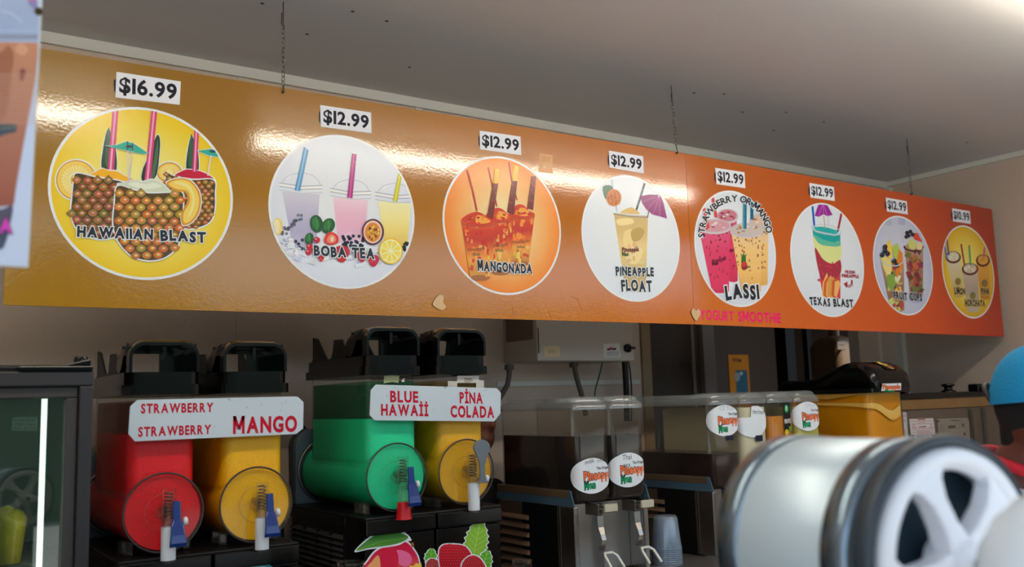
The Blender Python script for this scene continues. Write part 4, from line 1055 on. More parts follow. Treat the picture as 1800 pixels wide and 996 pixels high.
def dispenser(X0, n, label, levels, liqs, louvres=8):
    pitch, w = .1425, .135; W = n*pitch+.006; z0, z1, zb = -.300, -.022, -.263
    t = thing('juice_dispenser', label, 'drink dispenser', (X0+W/2, 2.4, -.52))
    b = MB().box(X0, X0+W, DF+.085, DB+.004, -.515, zb-.050)
    body = b.build('body', 'brownside', t, .003)
    MB().box(X0-.002, X0+W+.002, DF+.03, DB+.006, zb-.022, zb).build('top_band', 'bandb', t, .002)
    cv = [(DF+.0, zb-.046), (DB+.006, zb-.046), (DB+.006, zb-.022), (DF+.028, zb-.022), (DF+.028, zb+.002), (DF+.016, zb-.002), (DF+.010, zb-.02)]
    for xe_ in (X0-.003, X0+W): MB().prism(cv, 'X', xe_, xe_+.003).build('slate_band', 'slate', t)
    for xe_ in (X0, X0+W-.018): MB().box(xe_, xe_+.018, DF+.008, DF+.088, -.515, zb-.046).build('front_edge', 'steel', t, .003)
    MB().box(X0-.0015, X0, DF+.075, DF+.079, -.515, zb-.05).build('side_seam', 'metal', t)
    MB().box(X0+.018, X0+W-.018, DF+.078, DF+.086, -.515, zb-.046).box(X0+W/2-.004, X0+W/2+.004, DF+.05, DF+.086, -.515, zb-.05).build('splash_panel', 'steel', t, .002)
    lo = None
    for i in range(louvres):
        zz = zb-.092-.0265*i
        if lo is None:
            m = MB(); ya, yb2 = DF+.235, DB-.02; zz0 = zz
            m.loft([[(X0-.001, y, zz+.006), (X0-.011, y, zz-.001), (X0-.013, y, zz-.007), (X0-.001, y, zz-.009)] for y in (ya, ya+.008, yb2-.008, yb2)], True, False)
            lo = m.build('vent_louvre', 'louvre', t)
        else: c = lo.copy(); col.objects.link(c); c.parent = t; c.location = (0, 0, zz-zz0)
    MB().box(X0-.0012, X0, DF+.088, DF+.27, -.515, zb-.046).build('side_panel', 'blackm', t)
    for i in range(n):
        x = X0+.006+i*pitch+.003; xe = x+w
        def R(z, e, r=RC_): return rrect(x+e, xe-e, DF+e, DB-e, r, z)
        def sec(e0, zt): return [R(z0+.012-.012*math.cos(q*PI/2)*1.0, e0+.012*(1-math.sin(q*PI/2)), max(.008, RC_-e0)) for q in (0, .35, .7, 1)]+[R(zt, e0, max(.008, RC_-e0))]
        tk = MB().loft(sec(0, z1), True).build('tank', 'plastic', t)
        MB().loft(sec(.004, levels[i]), True).build('liquid', liqs[i], tk)
        MB().cyl((x+.030, DF+.05, z1+.002), (x+.030, DF+.05, levels[i]-.03), .006, n=10).build('spray_tube', 'lidp', tk)
        ld = MB()
        ld.loft([R(z, e) for z, e in ((z1-.006, -.003), (z1+.010, -.003), (z1+.011, 0), (z1+.018, .003))], True)
        ld.loft([rrect(x+.004+e, xe-.004-e, DF+.006+e, DF+.115-e, .03, z) for z, e in ((z1+.016, 0), (z1+.026, .002), (z1+.032, .009), (z1+.034, .018))], True)
        ld.loft([rrect(x+.012+e, xe-.012-e, DF+.10, DB-.015-e, .02, z) for z, e in ((z1+.017, 0), (z1+.027, .004), (z1+.030, .014))], True)
        ld.build('lid', 'lidp', tk)
        fork(t, x+w*.50, z0-.004)
    return t
d1 = dispenser(1.712, 2, 'two tank drink dispenser of dark milk tea and thai tea', (-.105, -.108), ('tea', 'tea'))
d2 = dispenser(2.288, 4, 'four tank drink dispenser behind the white drum', (-.188, -.040, -.075, -.045), ('tea2', 'horch', 'pinej', 'limej'), 3)
def tank_of(t, i): return [c for c in t.children if c.name.startswith('tank')][i]
def label_on(t, i, X0, kind, zc, words=None):
    x = X0+.009+i*.1425; k = disp_ink(x, .135); k.l = 1
    if kind == 'round':
        strip_ell(k, .032, zc, .074, .052, (226, 232, 244)); logo(k, .000, zc-.012, 1.0)
        if words:
            for w_ in words: k.text(*w_)
    elif kind == 'torn':
        strip_ell(k, .024, zc, .073, .056, (226, 232, 244), top=lambda q, h_: min(zc+h_, zc+.012 if q < .018 else zc+.05)); k.text('Horchata', (.028, zc+.024), (.086, zc+.022), -.015, (20, 20, 30), .0, None, .05, .05, .05, .1)
        k.raw([(.034, zc-.070), (.070, zc-.070), (.070, zc-.050), (.034, zc-.050)], [(30, 34, 54)]*4)
    elif kind == 'strip':
        k.raw([(.044, zc-.09), (.080, zc-.09), (.079, zc+.052), (.043, zc+.052)], [(24, 22, 24)]*4); k.l += 1
        k.ell(.061, zc+.030, .0105, .0145, (0, 150, 80)); k.ell(.060, zc+.031, .006, .009, (180, 226, 190)); k.line([(.055, zc+.036), (.066, zc+.024)], .002, (0, 120, 70))
        k.text('PINEAPPLE', (.046, zc-.021), (.078, zc-.019), -.015, (220, 220, 220), .04, None, .05, .05)
        k.ell(.055, zc-.058, .012, .017, (214, 176, 30)); k.ell(.055, zc-.060, .006, .009, (240, 206, 60)); k.ell(.070, zc-.064, .009, .014, (170, 120, 60))
        for dx in (-.006, 0, .006): k.poly([(.068, zc-.05), (.072+dx, zc-.028), (.078, zc-.05)], (90, 160, 40))
        k.build('sticker', 'paper', tank_of(t, i), {'label': 'narrow black pineapple sticker'}); return
    if kind == 'round' and t is d2 and i == 0: k.raw([(.030, zc-.066), (.066, zc-.066), (.066, zc-.050), (.030, zc-.050)], [(30, 34, 54)]*4)
    k.build('sticker', 'paper', tank_of(t, i))
BK = (24, 24, 34)
label_on(d1, 0, 1.712, 'round', -.222, [('milk', (.006, -.188), (.042, -.183), -.013, BK, -.005, None, .05, .12, .06, .1), ('tea', (.052, -.184), (.078, -.184), -.011, BK, -.012, None, .05, .12, .06, .1)])
label_on(d1, 1, 1.712, 'round', -.214, [('Thai', (.010, -.184), (.046, -.182), -.016, BK, .0, None, .05, .12, .06, .1), ('tea', (.012, -.205), (.040, -.205), -.013, BK, .0, None, .05, .10, .05, .1)])
label_on(d2, 0, 2.288, 'round', -.080, [('ICE TEA', (.010, -.046), (.076, -.048), -.014, (176, 180, 190), -.01, None, .05, .12, .04)])
label_on(d2, 1, 2.288, 'torn', -.086); label_on(d2, 2, 2.288, 'strip', -.080)
label_on(d2, 3, 2.288, 'round', -.080, [('Limon', (.020, -.046), (.070, -.048), -.014, (200, 204, 212), -.012, None, .05, .12, .04)])

# ================================================================== LARGE ORANGE DISPENSER WITH BLACK HUMP LID
ox0, ox1 = 3.150, 3.372
t = thing('juice_dispenser', 'single tank of orange juice under a humped black lid', 'drink dispenser', ((ox0+ox1)/2, 2.4, -.52))
MB().box(ox0, ox1+.01, DF+.04, 2.63, -.52, -.26).build('body', 'blackm', t, .005)
tk = MB().loft([rrect(ox0+e, ox1-e+g, DF-.004+e, 2.60, .03, z) for z, e, g in ((-.30, .012, .012), (-.27, 0, .012), (-.20, 0, .004), (.004, 0, 0))], True).build('tank', 'clearp', t)
MB().loft([rrect(ox0+.004, ox1-.004+g, DF, 2.596, .028, z) for z, g in ((-.295, .010), (-.20, .004), (-.012, 0))], True).build('juice', 'orj', tk)
m = MB(); rr = random.Random(2); rg = []
pth = [(-.022, -.055, .3), (-.012, -.048, .7), (.002, -.062, 1), (.02, -.085, 1.1), (.036, -.092, 1.0)]
top = []; bot = []
m.loft([rrect(ox0+.0025, ox1-.0025, DF-.0005, 2.5985, .029, z) for z in (-.014, .001)], True).build('foam', 'foam', tk)
k = disp_ink(ox0, ox1-ox0+.001, 1.0); F_ = 0
k = Ink(None, lambda x, z, d: (x, DF-.0055-d, z), 1.0); k.l = 1
k = disp_ink(ox0, ox1-ox0+.001, 1.0); k.l = 100
cur = [(-.34, -.040, .003), (-.22, -.043, .005), (-.12, -.046, .006), (-.05, -.050, .008), (-.02, -.052, .010), (.0, -.055, .011), (.02, -.060, .013), (.04, -.068, .015), (.06, -.078, .016), (.08, -.087, .017), (.10, -.092, .018), (.12, -.090, .020), (.14, -.082, .021), (.16, -.073, .020)]
fine = []
for a, b in zip(cur, cur[1:]):
    for q in range(4): t_ = q/4; fine.append(tuple(a[c_]*(1-t_)+b[c_]*t_ for c_ in range(3)))
fine.append(cur[-1])
for a, b in zip(fine, fine[1:]): k.raw([(a[0], a[1]-a[2]), (b[0], b[1]-b[2]), (b[0], b[1]+b[2]), (a[0], a[1]+a[2])], [(242, 186, 84), (242, 186, 84), (236, 196, 110), (236, 196, 110)])
cur = [(-.36, -.002, .010), (-.28, -.004, .014), (-.20, -.010, .016), (-.12, -.006, .010), (-.06, -.003, .005)]
for a, b in zip(cur, cur[1:]): k.raw([(a[0], a[1]-a[2]), (b[0], b[1]-b[2]), (b[0], .0), (a[0], .0)], [(214, 160, 70)]*4)
k.build('foam_streak', 'print', tk)
H = MB(); rows = []
prof = [(2.165, .048), (2.175, .078), (2.20, .098), (2.235, .113), (2.275, .118), (2.315, .112), (2.36, .094), (2.42, .070), (2.48, .056), (2.54, .052), (2.60, .056), (2.62, .05), (2.632, .03)]
for y, z in prof:
    e = .022 if y < 2.17 else 0
    x0, x1 = ox0-.010+e*.5, ox1+.012-e*.5; zb = .012; R = min(.034, (z-zb)*.9); a = [(x0, y, zb)]
    for i in range(7): q = PI-PI/2*i/6; a.append((x0+.004+R+R*math.cos(q), y, z-R+R*math.sin(q)))
    for i in range(7): q = PI/2-PI/2*i/6; a.append((x1-.004-R+R*math.cos(q), y, z-R+R*math.sin(q)))
    a.append((x1, y, zb)); rows.append(a)
H.loft(rows, True)
H.loft([rrect(ox0-.012, ox1+.014, 2.163, 2.634, .03, z) for z in (-.004, .014)], True)
L_ = H.build('lid', 'black', t)
def hump(p):
    r = ray(p); y = 2.167
    return r*(y/r.y)
k = planeY(2.160, 1.1); k.l = 1
k.poly([(1551, 674), (1584, 673), (1584, 685), (1549, 687)], (226, 230, 238)); k.text('Pineapple', (1552, 684), (1583, 683), 8, (236, 110, 60), .06, (40, 20, 20), .04, .03)
k.text('Man', (1555, 688), (1572, 688), 3.5, (0, 150, 70), .06)
k.build('sticker', 'paper', L_, {'label': 'small white shop sticker on the black lid'})
# pineapple sticker lying on the hump's rounded front
def humplift(x, s_, d):
    ys = [q[0] for q in prof[1:6]]; 
    y = 2.18+s_*.10; 
    for (ya, za), (yb_, zb_) in zip(prof[1:], prof[2:]):
        if ya <= y <= yb_: z = za+(zb_-za)*(y-ya)/(yb_-ya); break
    return (x, y-.002-d, z+.0025+d)
k = Ink(lambda p: p, humplift, 1.1); k.l = 1; xs0, xs1 = 3.245, 3.315
for i in range(8): k.raw([(xs0, i/8), (xs1, i/8), (xs1, (i+1)/8), (xs0, (i+1)/8)], [(20, 20, 22)]*4)
k.l += 2; k.text('PINEAPPLE', (xs0+.004, .80), (xs1-.004, .80), -.14, (220, 222, 220), .04)
k.ell(3.270, .42, .018, .26, (236, 214, 70)); k.ell(3.288, .20, .018, .20, (190, 130, 80)); k.poly([(3.28, .44), (3.300, .72), (3.306, .34)], (70, 150, 50)); k.ell(3.268, .42, .009, .13, (248, 236, 130))
k.build('sticker', 'paper', L_, {'label': 'black pineapple sticker over the hump'})

# ================================================================== STEEL CABINET WITH BLACK LID AT THE RIGHT
cy = 2.25
t = thing('steel_cooler', 'stainless cooler with a black lid rail, warning labels and two rods, at the right', 'cooler', (3.9, 2.5, -.52))
zt = onY((1660, 689), cy).z; z1 = onY((1660, 699), cy).z; z2 = onY((1660, 717), cy).z
MB().box(3.405, 4.36, cy+.004, 2.80, -.50, z2).build('body', 'steeld', t, .003)
MB().box(3.40, 4.37, cy-.012, 2.81, z1, zt).build('lid', 'black', t, .005)
MB().box(3.402, 4.365, cy-.006, cy+.006, z2, z1-.002).build('trim_band', 'brass', t, .002)
for a, b in (((1706, 718), (1714, 775)), ((1728, 717), (1735, 772))):
    P = onY(a, cy); MB().box(P.x-.004, P.x+.004, cy-.008, cy, -.5, P.z).build('rod', 'metal', t)
q = onY((1679, 688), cy+.02)
kb = MB().lathe((q.x, cy+.05, zt), (0, 0, 1), [(.030, 0), (.030, .006), (.018, .010), (.016, .022), (.026, .026), (.028, .032), (.020, .036)], 24).build('lid_knob', 'black', t)
q = onY((1718, 686), cy); MB().prism([(q.x-.020, zt), (q.x-.020, zt+.026), (q.x-.014, zt+.032), (q.x+.014, zt+.032), (q.x+.020, zt+.026), (q.x+.020, zt-.006), (q.x+.008, zt-.006), (q.x+.008, zt+.018), (q.x-.008, zt+.018), (q.x-.008, zt)], 'Y', cy-.016, cy+.03).build('hinge_clip', 'black', t, .002)
q = onY((1590, 686), cy); MB().box(q.x-.014, q.x+.016, cy-.01, cy+.03, zt, zt+.024).build('hinge_clip', 'black', t, .004)
k = planeY(cy+.003, 1.0); k.crop = lambda p: (1580+p[0]/9.056, 680+p[1]/9.056); k.l = 1
k.poly([(58, 398), (104, 396), (122, 412), (150, 800), (85, 800)], (206, 200, 200)); k.poly([(165, 508), (548, 494), (582, 752), (190, 758)], (216, 208, 206))
k.poly([(245, 762), (525, 760), (532, 830), (250, 830)], (196, 206, 212))
RD = (176, 70, 80)
for i, (y, x0, x1) in enumerate(((516, 300, 420), (542, 185, 548), (566, 300, 420), (586, 190, 545), (632, 320, 430), (658, 205, 545), (686, 215, 545), (706, 280, 480), (722, 195, 560), (740, 270, 500))):
    k.line([(x0+i*2.2, y+2), (x1+i*2.2, y-6)], 10 if i in (0, 4) else 6, RD, False)
k.l += 1
k.text('CAUTION', (300, 528), (420, 524), 20, (166, 30, 50), .04); k.text('DANGER', (318, 642), (432, 638), 18, (166, 30, 50), .04)
for x in (208, 486): k.line([(x, 648), (x+26, 590), (x+58, 645), (x, 648)], 5, RD)
for y in (450, 470, 520, 545, 690, 715): k.line([(64, y), (112, y-1)], 6, RD, False)
for y in (775, 792): k.line([(270, y), (490, y-3)], 4, (90, 90, 100), False)
k.l += 1
k.poly([(602, 506), (1090, 488), (1112, 520), (1135, 850), (640, 850)], (150, 138, 126)); k.poly([(780, 612), (898, 606), (904, 652), (786, 660)], (90, 76, 66)); k.poly([(604, 532), (640, 528), (646, 556), (612, 560)], (80, 70, 66))
for a, b in (((950, 570), (975, 780)), ((790, 660), (806, 790)), ((620, 660), (1110, 640)), ((760, 590), (1080, 572)), ((960, 712), (1115, 706))): k.line([a, b], 3, (110, 98, 88), False)
for i in range(9):
    k.line([(640, 590+i*18), (730, 588+i*18)], 4, (116, 104, 94), False); k.line([(830, 530), (980, 536)], 10, (120, 108, 98), False)
for x, y in ((1000, 586), (1022, 726)): k.poly([(x, y), (x+40, y-2), (x+43, y+44), (x+3, y+46)], (104, 84, 74), False)
k.build('warning_labels', 'paper', t)

# ================================================================== WALL BOX, CONDUITS, CABLES
bf = 2.672
t = thing('wall_box', 'beige metal electrical box on the wall under the menu board', 'electrical box', (2.16, BY, .143))
MB().box(1.936, 2.390, bf, BY, .143, .72).build('box', mat('beige_box_paint', (186, 176, 164), .5, bump=.1), t, .004)
P = [onX(p, 1.9345) for p in ((889, 560), (936, 560), (935, 596), (890, 602))]
MB().box(1.9335, 1.936, P[1].y, P[0].y, P[2].z, .60).build('filter_panel', mat('filter_mesh', (122, 104, 92), .8, bump=.5, bscale=500), t)
MB().box(2.392-.452, 2.392-.448, bf-.002, bf, .17, .26).build('door_gap', 'dkgrey', t)
k = planeY(bf-.0006, 1.0); k.l = 1
k.poly([(955, 608), (984, 607), (985, 627), (957, 627)], (216, 196, 158)); k.text('505-1', (963, 620), (977, 620), 6, (90, 76, 60), -.015)
k.build('card', 'paper', t)
k = planeY(bf-.0006, 1.0); k.l = 1
k.poly([(1060.5, 604), (1089, 603), (1091, 627), (1062, 628)], (216, 212, 208)); k.poly([(1067, 612), (1073, 611.5), (1073, 615), (1067, 615.5)], (40, 40, 50)); k.poly([(1076, 611.5), (1083, 611), (1083, 614.5), (1076, 615)], (60, 50, 60)); k.ell(1074, 612, 2, 3, (206, 30, 40))
for y in (619, 622, 625): k.line([(1065, y), (1088, y-.7)], 1, (110, 110, 116), False)
k.build('maker_label', 'paper', t)
q = onY((1102, 612), bf); MB().lathe((q.x, bf, q.z), (0, -1, 0), [(.016, 0), (.016, .012), (.010, .018)], 18).box(q.x-.004, q.x+.022, bf-.026, bf-.012, q.z-.005, q.z+.005).build('switch_knob', 'black', t, .002)
def pxpath(pts, y): return [onY(p, y) for p in pts]
MB().tube(pxpath([(895, 640), (895, 660), (892, 676), (884, 690), (876, 703), (872, 730)], 2.80), .0095, 10).cyl(onY((895, 641), 2.80), onY((895, 650), 2.80), .018, n=12).build('conduit', 'conduit', t)
MB().tube(pxpath([(1008, 634), (1010, 645), (1014, 665), (1022, 692), (1030, 730)], 2.78), .010, 10).cyl(onY((1008, 635), 2.78), onY((1009, 645), 2.78), .017, n=12).build('conduit', 'conduit', t)
MB().tube(pxpath([(1060, 632), (1055, 655), (1047, 682), (1042, 720)], 2.80), .003, 6).build('cable', 'green', t)
MB().tube(pxpath([(1097, 630), (1099, 650), (1101, 690), (1102, 740)], 2.81), .012, 10).build('pipe', 'blackm', t)
MB().tube(pxpath([(1104, 630), (1108, 655), (1110, 680), (1110, 740)], 2.81), .0035, 6).build('cable', 'dkmetal', t)
tag(MB().tube([Vector((2.82, 2.98, .50))]+pxpath([(1136, 566), (1128, 572), (1127, 578), (1134, 583)], 3.24), .006, 6).build('hook', 'blackm', None), 'small black hook hanging below the menu board near the door jamb', 'hook')
tag(MB().tube(pxpath([(531, 748), (538, 755), (548, 766), (560, 780)], 2.66), .005, 6).build('cable', 'dkmetal', None), 'black cable behind the green tank', 'cable')
# writing on the recess wall
k = planeY(RC-.003, 1.0); k.l = 1
for tx_, a, b, h in (('#', (1182, 648), (1187, 647), 9), ('4134', (1194, 645), (1212, 643), 9), ('AC', (1215, 642), (1224, 639), 11)): k.text(tx_, a, b, h, (50, 42, 40), -.02, None, .05, .15, .04)
o = k.build('marker_writing', 'paper', bpy.data.objects['wall_recess'])

# ================================================================== BACK ROOM THINGS
yr = RC+1.193
P = onY((1287, 623), yr); Q = onY((1315, 690), yr)
t = thing('poster', 'small yellow poster with a blue picture in the dark back room', 'poster', (P.x, yr, Q.z-.1))
MB().box(P.x-.04, onY((1316, 640), yr).x, yr, yr+.006, Q.z-.1, P.z).build('sheet', mat('amber_sheet', (214, 136, 30), .6), t)
k = planeY(yr-.001, 1.1); k.l = 1
k.text('ACTION', (1288, 634), (1303, 636), 5, (30, 40, 60), .06); k.poly([(1293, 650), (1313, 650), (1316, 696), (1295, 696)], (60, 110, 130)); k.ell(1296, 662, 5, 8, (150, 160, 160)); k.ell(1303, 656, 2.5, 3, (190, 200, 200))
k.build('picture', 'print', t)
def postpx(a, b, y, w_, m_, name, lab, cat):
    P, Q = onY(a, y), onY(b, y); tag(MB().box(P.x-w_/2, P.x+w_/2, y, y+w_, -1.5, .84).build(name, m_, None, .003), lab, cat)
postpx((1370, 575), (1376, 690), 3.9, .03, 'dkmetal', 'frame_post', 'thin dark metal post left of the black hanging things in the back room', 'post')
postpx((1388, 575), (1392, 655), 3.7, .085, 'blackm', 'black_post', 'wide black post in the dark back room', 'post')
t = thing('black_stand', 'narrow black stand with a knobbly foot in the back room', 'stand', (onY((1424, 600), 3.7).x, 3.7, -.1))
P = onY((1424, 600), 3.7); MB().box(P.x-.025, P.x+.025, 3.7, 3.74, .0, .84).build('pole', 'blackm', t, .004)
Q = onY((1429, 645), 3.7); MB().lathe((P.x, 3.72, -.08), (0, 0, 1), [(.05, 0), (.05, .04), (.03, .05), (.045, .08), (.03, .10), (.04, .13), (.03, .15)], 18).cyl((P.x, 3.72, -1.5), (P.x, 3.72, -.08), .02).build('foot', 'blackm', t)
yj = 3.15; P = onY((1471, 590), yj); Q = onY((1512, 650), yj)
t = thing('brown_jug', 'brown plastic jug on a shelf by the back room door', 'jug', ((P.x+Q.x)/2, yj+.1, -.05))
m_j = mat('amber_brown_plastic', (120, 92, 62), .4)
MB().loft([rrect(P.x+e, P.x+.22-e, yj+e, yj+.2-e, .04, z) for z, e in ((-.05, 0), (.25, 0), (.29, .02), (.31, .06))], True).cyl((P.x+.11, yj+.1, .31), (P.x+.11, yj+.1, .35), .03).build('jug', m_j, t)
k = planeY(yj-.001, 1); k.l = 1; k.poly([(1472, 600), (1486, 600), (1486, 614), (1473, 614)], (150, 130, 110)); k.line([(1474, 606), (1484, 606)], 1.2, (70, 60, 60)); k.build('paper_label', 'paper', t)
tag(MB().box(P.x-.05, 4.085, yj-.03, yj+.24, -.075, -.05).build('shelf', 'dkgrey', None, .003), 'dark wall shelf carrying the brown jug', 'shelf')

# ================================================================== FRIDGE AT THE LEFT
FY = 2.05
def zpx(p): return onY(p, FY).z
t = thing('display_fridge', 'black framed glass door fridge at the far left', 'fridge', (0, FY+.25, -.52))
xr = onY((165, 660), FY).x; xo = onY((139, 720), FY).x; xi = onY((117, 740), FY).x
zt = zpx((80, 652)); za = zpx((80, 679)); zi = zpx((60, 700)); XL = -.36
MB().box(XL-.02, xr-.004, FY+.05, FY+.56, zpx((80, 641)), zt+.06).build('top_cover', 'blackm', t, .006).location = (0, 0, -.045)
fr = [(XL, -.50), (xr, -.50), (xr, zt), (XL, zt)]
def frame(o_, i_, y0, y1, name, m_, par, bev=.003):
    (a0, b0, a1, b1), (c0, d0, c1, d1) = o_, i_; m = MB()
    m.box(a0, a1, y0, y1, b0, d0).box(a0, a1, y0, y1, d1, b1).box(a0, c0, y0, y1, d0, d1).box(c1, a1, y0, y1, d0, d1); return m.build(name, m_, par, bev)
dr = frame((XL, -.50, xr, zt), (XL+.05, -.45, xo, za), FY, FY+.045, 'door', mat('black_door_frame', (44, 42, 46), .45), t)
frame((XL+.05, -.45, xo, za), (XL+.075, -.42, xi, zi), FY+.012, FY+.045, 'inner_frame', 'dkgrey', dr)
MB().box(XL+.07, xi+.004, FY+.030, FY+.034, -.43, zi+.004).build('glass', 'fglass', dr)
g = MB(); lit = mat('fridge_liner', (196, 206, 204), .5)
g.box(XL, xr-.002, FY+.55, FY+.56, -.52, zt).box(XL, XL+.01, FY+.05, FY+.56, -.52, zt).box(xr-.016, xr-.004, FY+.05, FY+.56, -.52, zt).box(XL, xr-.004, FY+.05, FY+.56, -.52, -.5).box(XL, xr-.004, FY+.05, FY+.56, zt-.012, zt)
g.build('liner', lit, t)
hp = onY((150, 645), FY)
MB().box(hp.x-.12, xr-.002, FY-.004, FY+.05, zt, zt+.010).prism([(hp.x-.05, zt+.01), (hp.x+.0, zt+.022), (xr-.006, zt+.024), (xr-.006, zt+.01)], 'Y', FY, FY+.04).build('hinge', 'black', t, .002)
MB().lathe((xr-.022, FY+.016, zt+.010), (0, 0, 1), [(.014, 0), (.014, .014), (.012, .020)], 16).build('hinge_cap', 'black', t)
MB().box(xi-.036, xi-.027, FY+.06, FY+.075, -.46, zi).build('lamp_strip', mat('fridge_lamp', (255, 250, 240), .5, emis=1.7), t)
sh = MB()
for i in range(14): sh.cyl((XL+.02, FY+.10+.03*i, -.295), (xr-.02, FY+.10+.03*i, -.295), .002, n=6)
sh.build('wire_shelf', 'metal', t)
k = planeY(FY+.036, 1.0); k.l = 1; k.eps = -6e-5
k.eps = 6e-5
k.poly([(22, 733), (66, 732), (66, 757), (20, 756)], (176, 180, 182))
for tx_, y in (('PLEASE ALLOW', 740), ('ASHES TO EMPTY', 747.5), ('YOUR CUP', 754.5)): k.text(tx_, (24, y), (62, y), 4, (150, 70, 80), .02, None, .05, .08, 0, 0, True)
k.build('notice_reflection', 'paper', dr)  # reflection of a sticker in the glass, painted on with mirrored text
cupm = mat('yellow_fruit_filling', (226, 196, 30), .5, bump=.5, bscale=60, var=.2, vscale=40)
pos = [(.055, FY+.13), (.148, FY+.15), (.240, FY+.14), (-.04, FY+.14)]
c0 = None
labs = ['clear cup of yellow fruit in the fridge, second from the left', 'clear cup of yellow fruit in the middle of the fridge shelf', 'clear cup of yellow fruit at the right of the fridge shelf', 'clear cup of yellow fruit at the left of the fridge shelf']
for (x, y), lb in zip(pos, labs):
    if c0 is None:
        c0 = thing('fruit_cup', lb, 'cup', (x, y, -.293), 'fruit cups in the fridge')
        MB().lathe((x, y, -.293), (0, 0, 1), [(.030, 0), (.042, .11)], 22, False).build('cup_wall', 'clearp', c0)
        MB().lathe((x, y, -.291), (0, 0, 1), [(.001, 0), (.028, .0), (.038, .085), (.030, .10), (.001, .115)], 22).build('fruit', cupm, c0)
        MB().lathe((x, y, -.183), (0, 0, 1), [(.044, 0), (.042, .02), (.02, .034), (.001, .036)], 22).build('dome_lid', 'clearp', c0)
    else:
        c = copy_tree(c0); c.location = (x, y, -.293+EZ); c['label'] = lb
b = None
for i, x in enumerate((-.02, .09, .20)):
    lb = ['left', 'middle', 'right'][i]+' of three tall red drink bottles at the back of the fridge'
    if b is None:
        b = thing('drink_bottle', lb, 'bottle', (x, FY+.34, -.293), 'bottles at the back of the fridge')
        MB().lathe((x, FY+.34, -.293), (0, 0, 1), [(.03, 0), (.034, .01), (.034, .16), (.014, .21), (.013, .23)], 20).build('bottle', mat('red_drink', (120, 30, 34), .3), b)
        MB().lathe((x, FY+.34, -.063), (0, 0, 1), [(.016, 0), (.016, .02)], 16).build('bottle_cap', mat('green_cap', (110, 150, 70), .4), b)
    else: c = copy_tree(b); c.location = (x, FY+.34, -.293+EZ); c['label'] = lb

# ================================================================== CUPS ON THE COUNTER
def cup_stack(x, y, z0, n, r0, r1, h, step, up, labels, group, m_='cup'):
    c0 = None
    for i in range(n):
        z = z0+i*step
        lab = labels if isinstance(labels, str) else labels[i]
        if c0 is None:
            m = MB()
            pr = [(r0, 0), (r1, h)] if up else [(r1, 0), (r0+.004, h-.008), (r0, h)]
            if up: m.lathe((x, y, z), (0, 0, 1), [(.001, .001)]+pr, 28, False)
            else: m.lathe((x, y, z), (0, 0, 1), pr+[(.001, h-.001)], 28, False)
            rim = r1
            m.torus((x, y, z+(h if up else 0)), (0, 0, 1), rim, .0018, 28, 6)
            c0 = m.build('plastic_cup', m_, None, base=(x, y, z)); tag(c0, lab, 'cup', group)
        else:
            c = c0.copy(); col.objects.link(c); c.location = (x, y, z+EZ); c['label'] = lab
ordn = ['bottom', 'second', 'third', 'fourth', 'fifth', 'sixth', 'seventh', 'eighth', 'ninth', 'top']
cup_stack(2.108, 2.245, -.52, 9, .034, .047, .10, .0062, False, [o_+' cup of the upside down milky stack' for o_ in ordn[:8]]+['topmost cup of the upside down milky stack'], 'upside down cup stack beside the two tank dispenser')
cup_stack(.879, 1.93, -.52, 5, .028, .0285, .15, .009, True, [o_+' clear cup in the stack below the green tank' for o_ in ordn[:4]]+['topmost clear cup in the stack below the green tank'], 'clear cup stack below the green tank', 'clearp')
cup_stack(1.345, 1.95, -.52, 3, .023, .0235, .12, .007, True, [o_+' clear cup in the stack left of the dark tea dispenser' for o_ in ordn[:2]]+['topmost clear cup in the stack left of the dark tea dispenser'], 'clear cup stack left of the dark tea dispenser', 'clearp')

# ================================================================== POSTER HANGING IN THE FOREGROUND, LEFT
PY = 1.20
R0 = onY((75, 0), PY); R1 = onY((50, 470), PY); Rt = R0+(R0-R1)*.25; L1 = onY((-300, 462), PY)
t = thing('hanging_poster', 'white corrugated sign with a brown iced drink, cut off by the left frame edge', 'sign', (R1.x, PY, R1.z))
MB().prism([(R1.x, R1.z), (Rt.x, Rt.z), (Rt.x-.55, Rt.z), (R1.x-.55, R1.z)], 'Y', PY, PY+.006).build('corrugated_sheet', mat('white_corrugated_plastic', (214, 222, 228), .4, bump=.2, bscale=20), t, .0008)
k = planeY(PY, 1.1); k.l = 2
E1 = [(69, -60), (70, 10), (66, 80), (63, 150), (45, 475)]
k.poly([(-60, -60), (72, -60), (70, 0), (67, 100), (47, 466), (-60, 462)], (206, 216, 240))
k.poly([(-60, -60), (62, -60), (66, 0), (69, 30), (67, 74), (-60, 72)], [(190, 196, 220), (170, 182, 214), (190, 200, 226), (160, 178, 210)])
k.poly([(40, -60), (62, -60), (66, 20), (50, 8)], (150, 140, 190)); k.poly([(44, -20), (62, -20), (61, 1), (48, 0)], (226, 100, 140))
k.line([(2, 19), (20, 24), (32, 32), (39, 40)], 1.2, (226, 232, 246)); k.line([(-10, 54), (66, 55)], 3, (176, 196, 224)); k.poly([(-60, 60), (66, 61), (66, 69), (-60, 68)], (150, 156, 176))
k.poly([(-60, 73), (67, 75), (66, 100), (62, 140), (40, 260), (28, 330), (24, 360), (-60, 372)], [(206, 140, 104), (190, 120, 80), (196, 120, 78), (176, 96, 60), (150, 76, 54)])
k.blob([(-40, 95), (0, 92), (14, 80), (24, 98), (20, 130), (10, 200), (-30, 240)], (166, 100, 66)); k.blob([(26, 88), (36, 76), (50, 86), (40, 98)], (222, 160, 124)); k.blob([(36, 122), (45, 124), (40, 142), (34, 138)], (140, 70, 52))
k.poly([(-60, 216), (20, 218), (30, 220), (28, 232), (10, 236), (0, 240), (-60, 240)], (60, 70, 80)); k.line([(0, 226), (28, 224)], 2, (130, 130, 110))
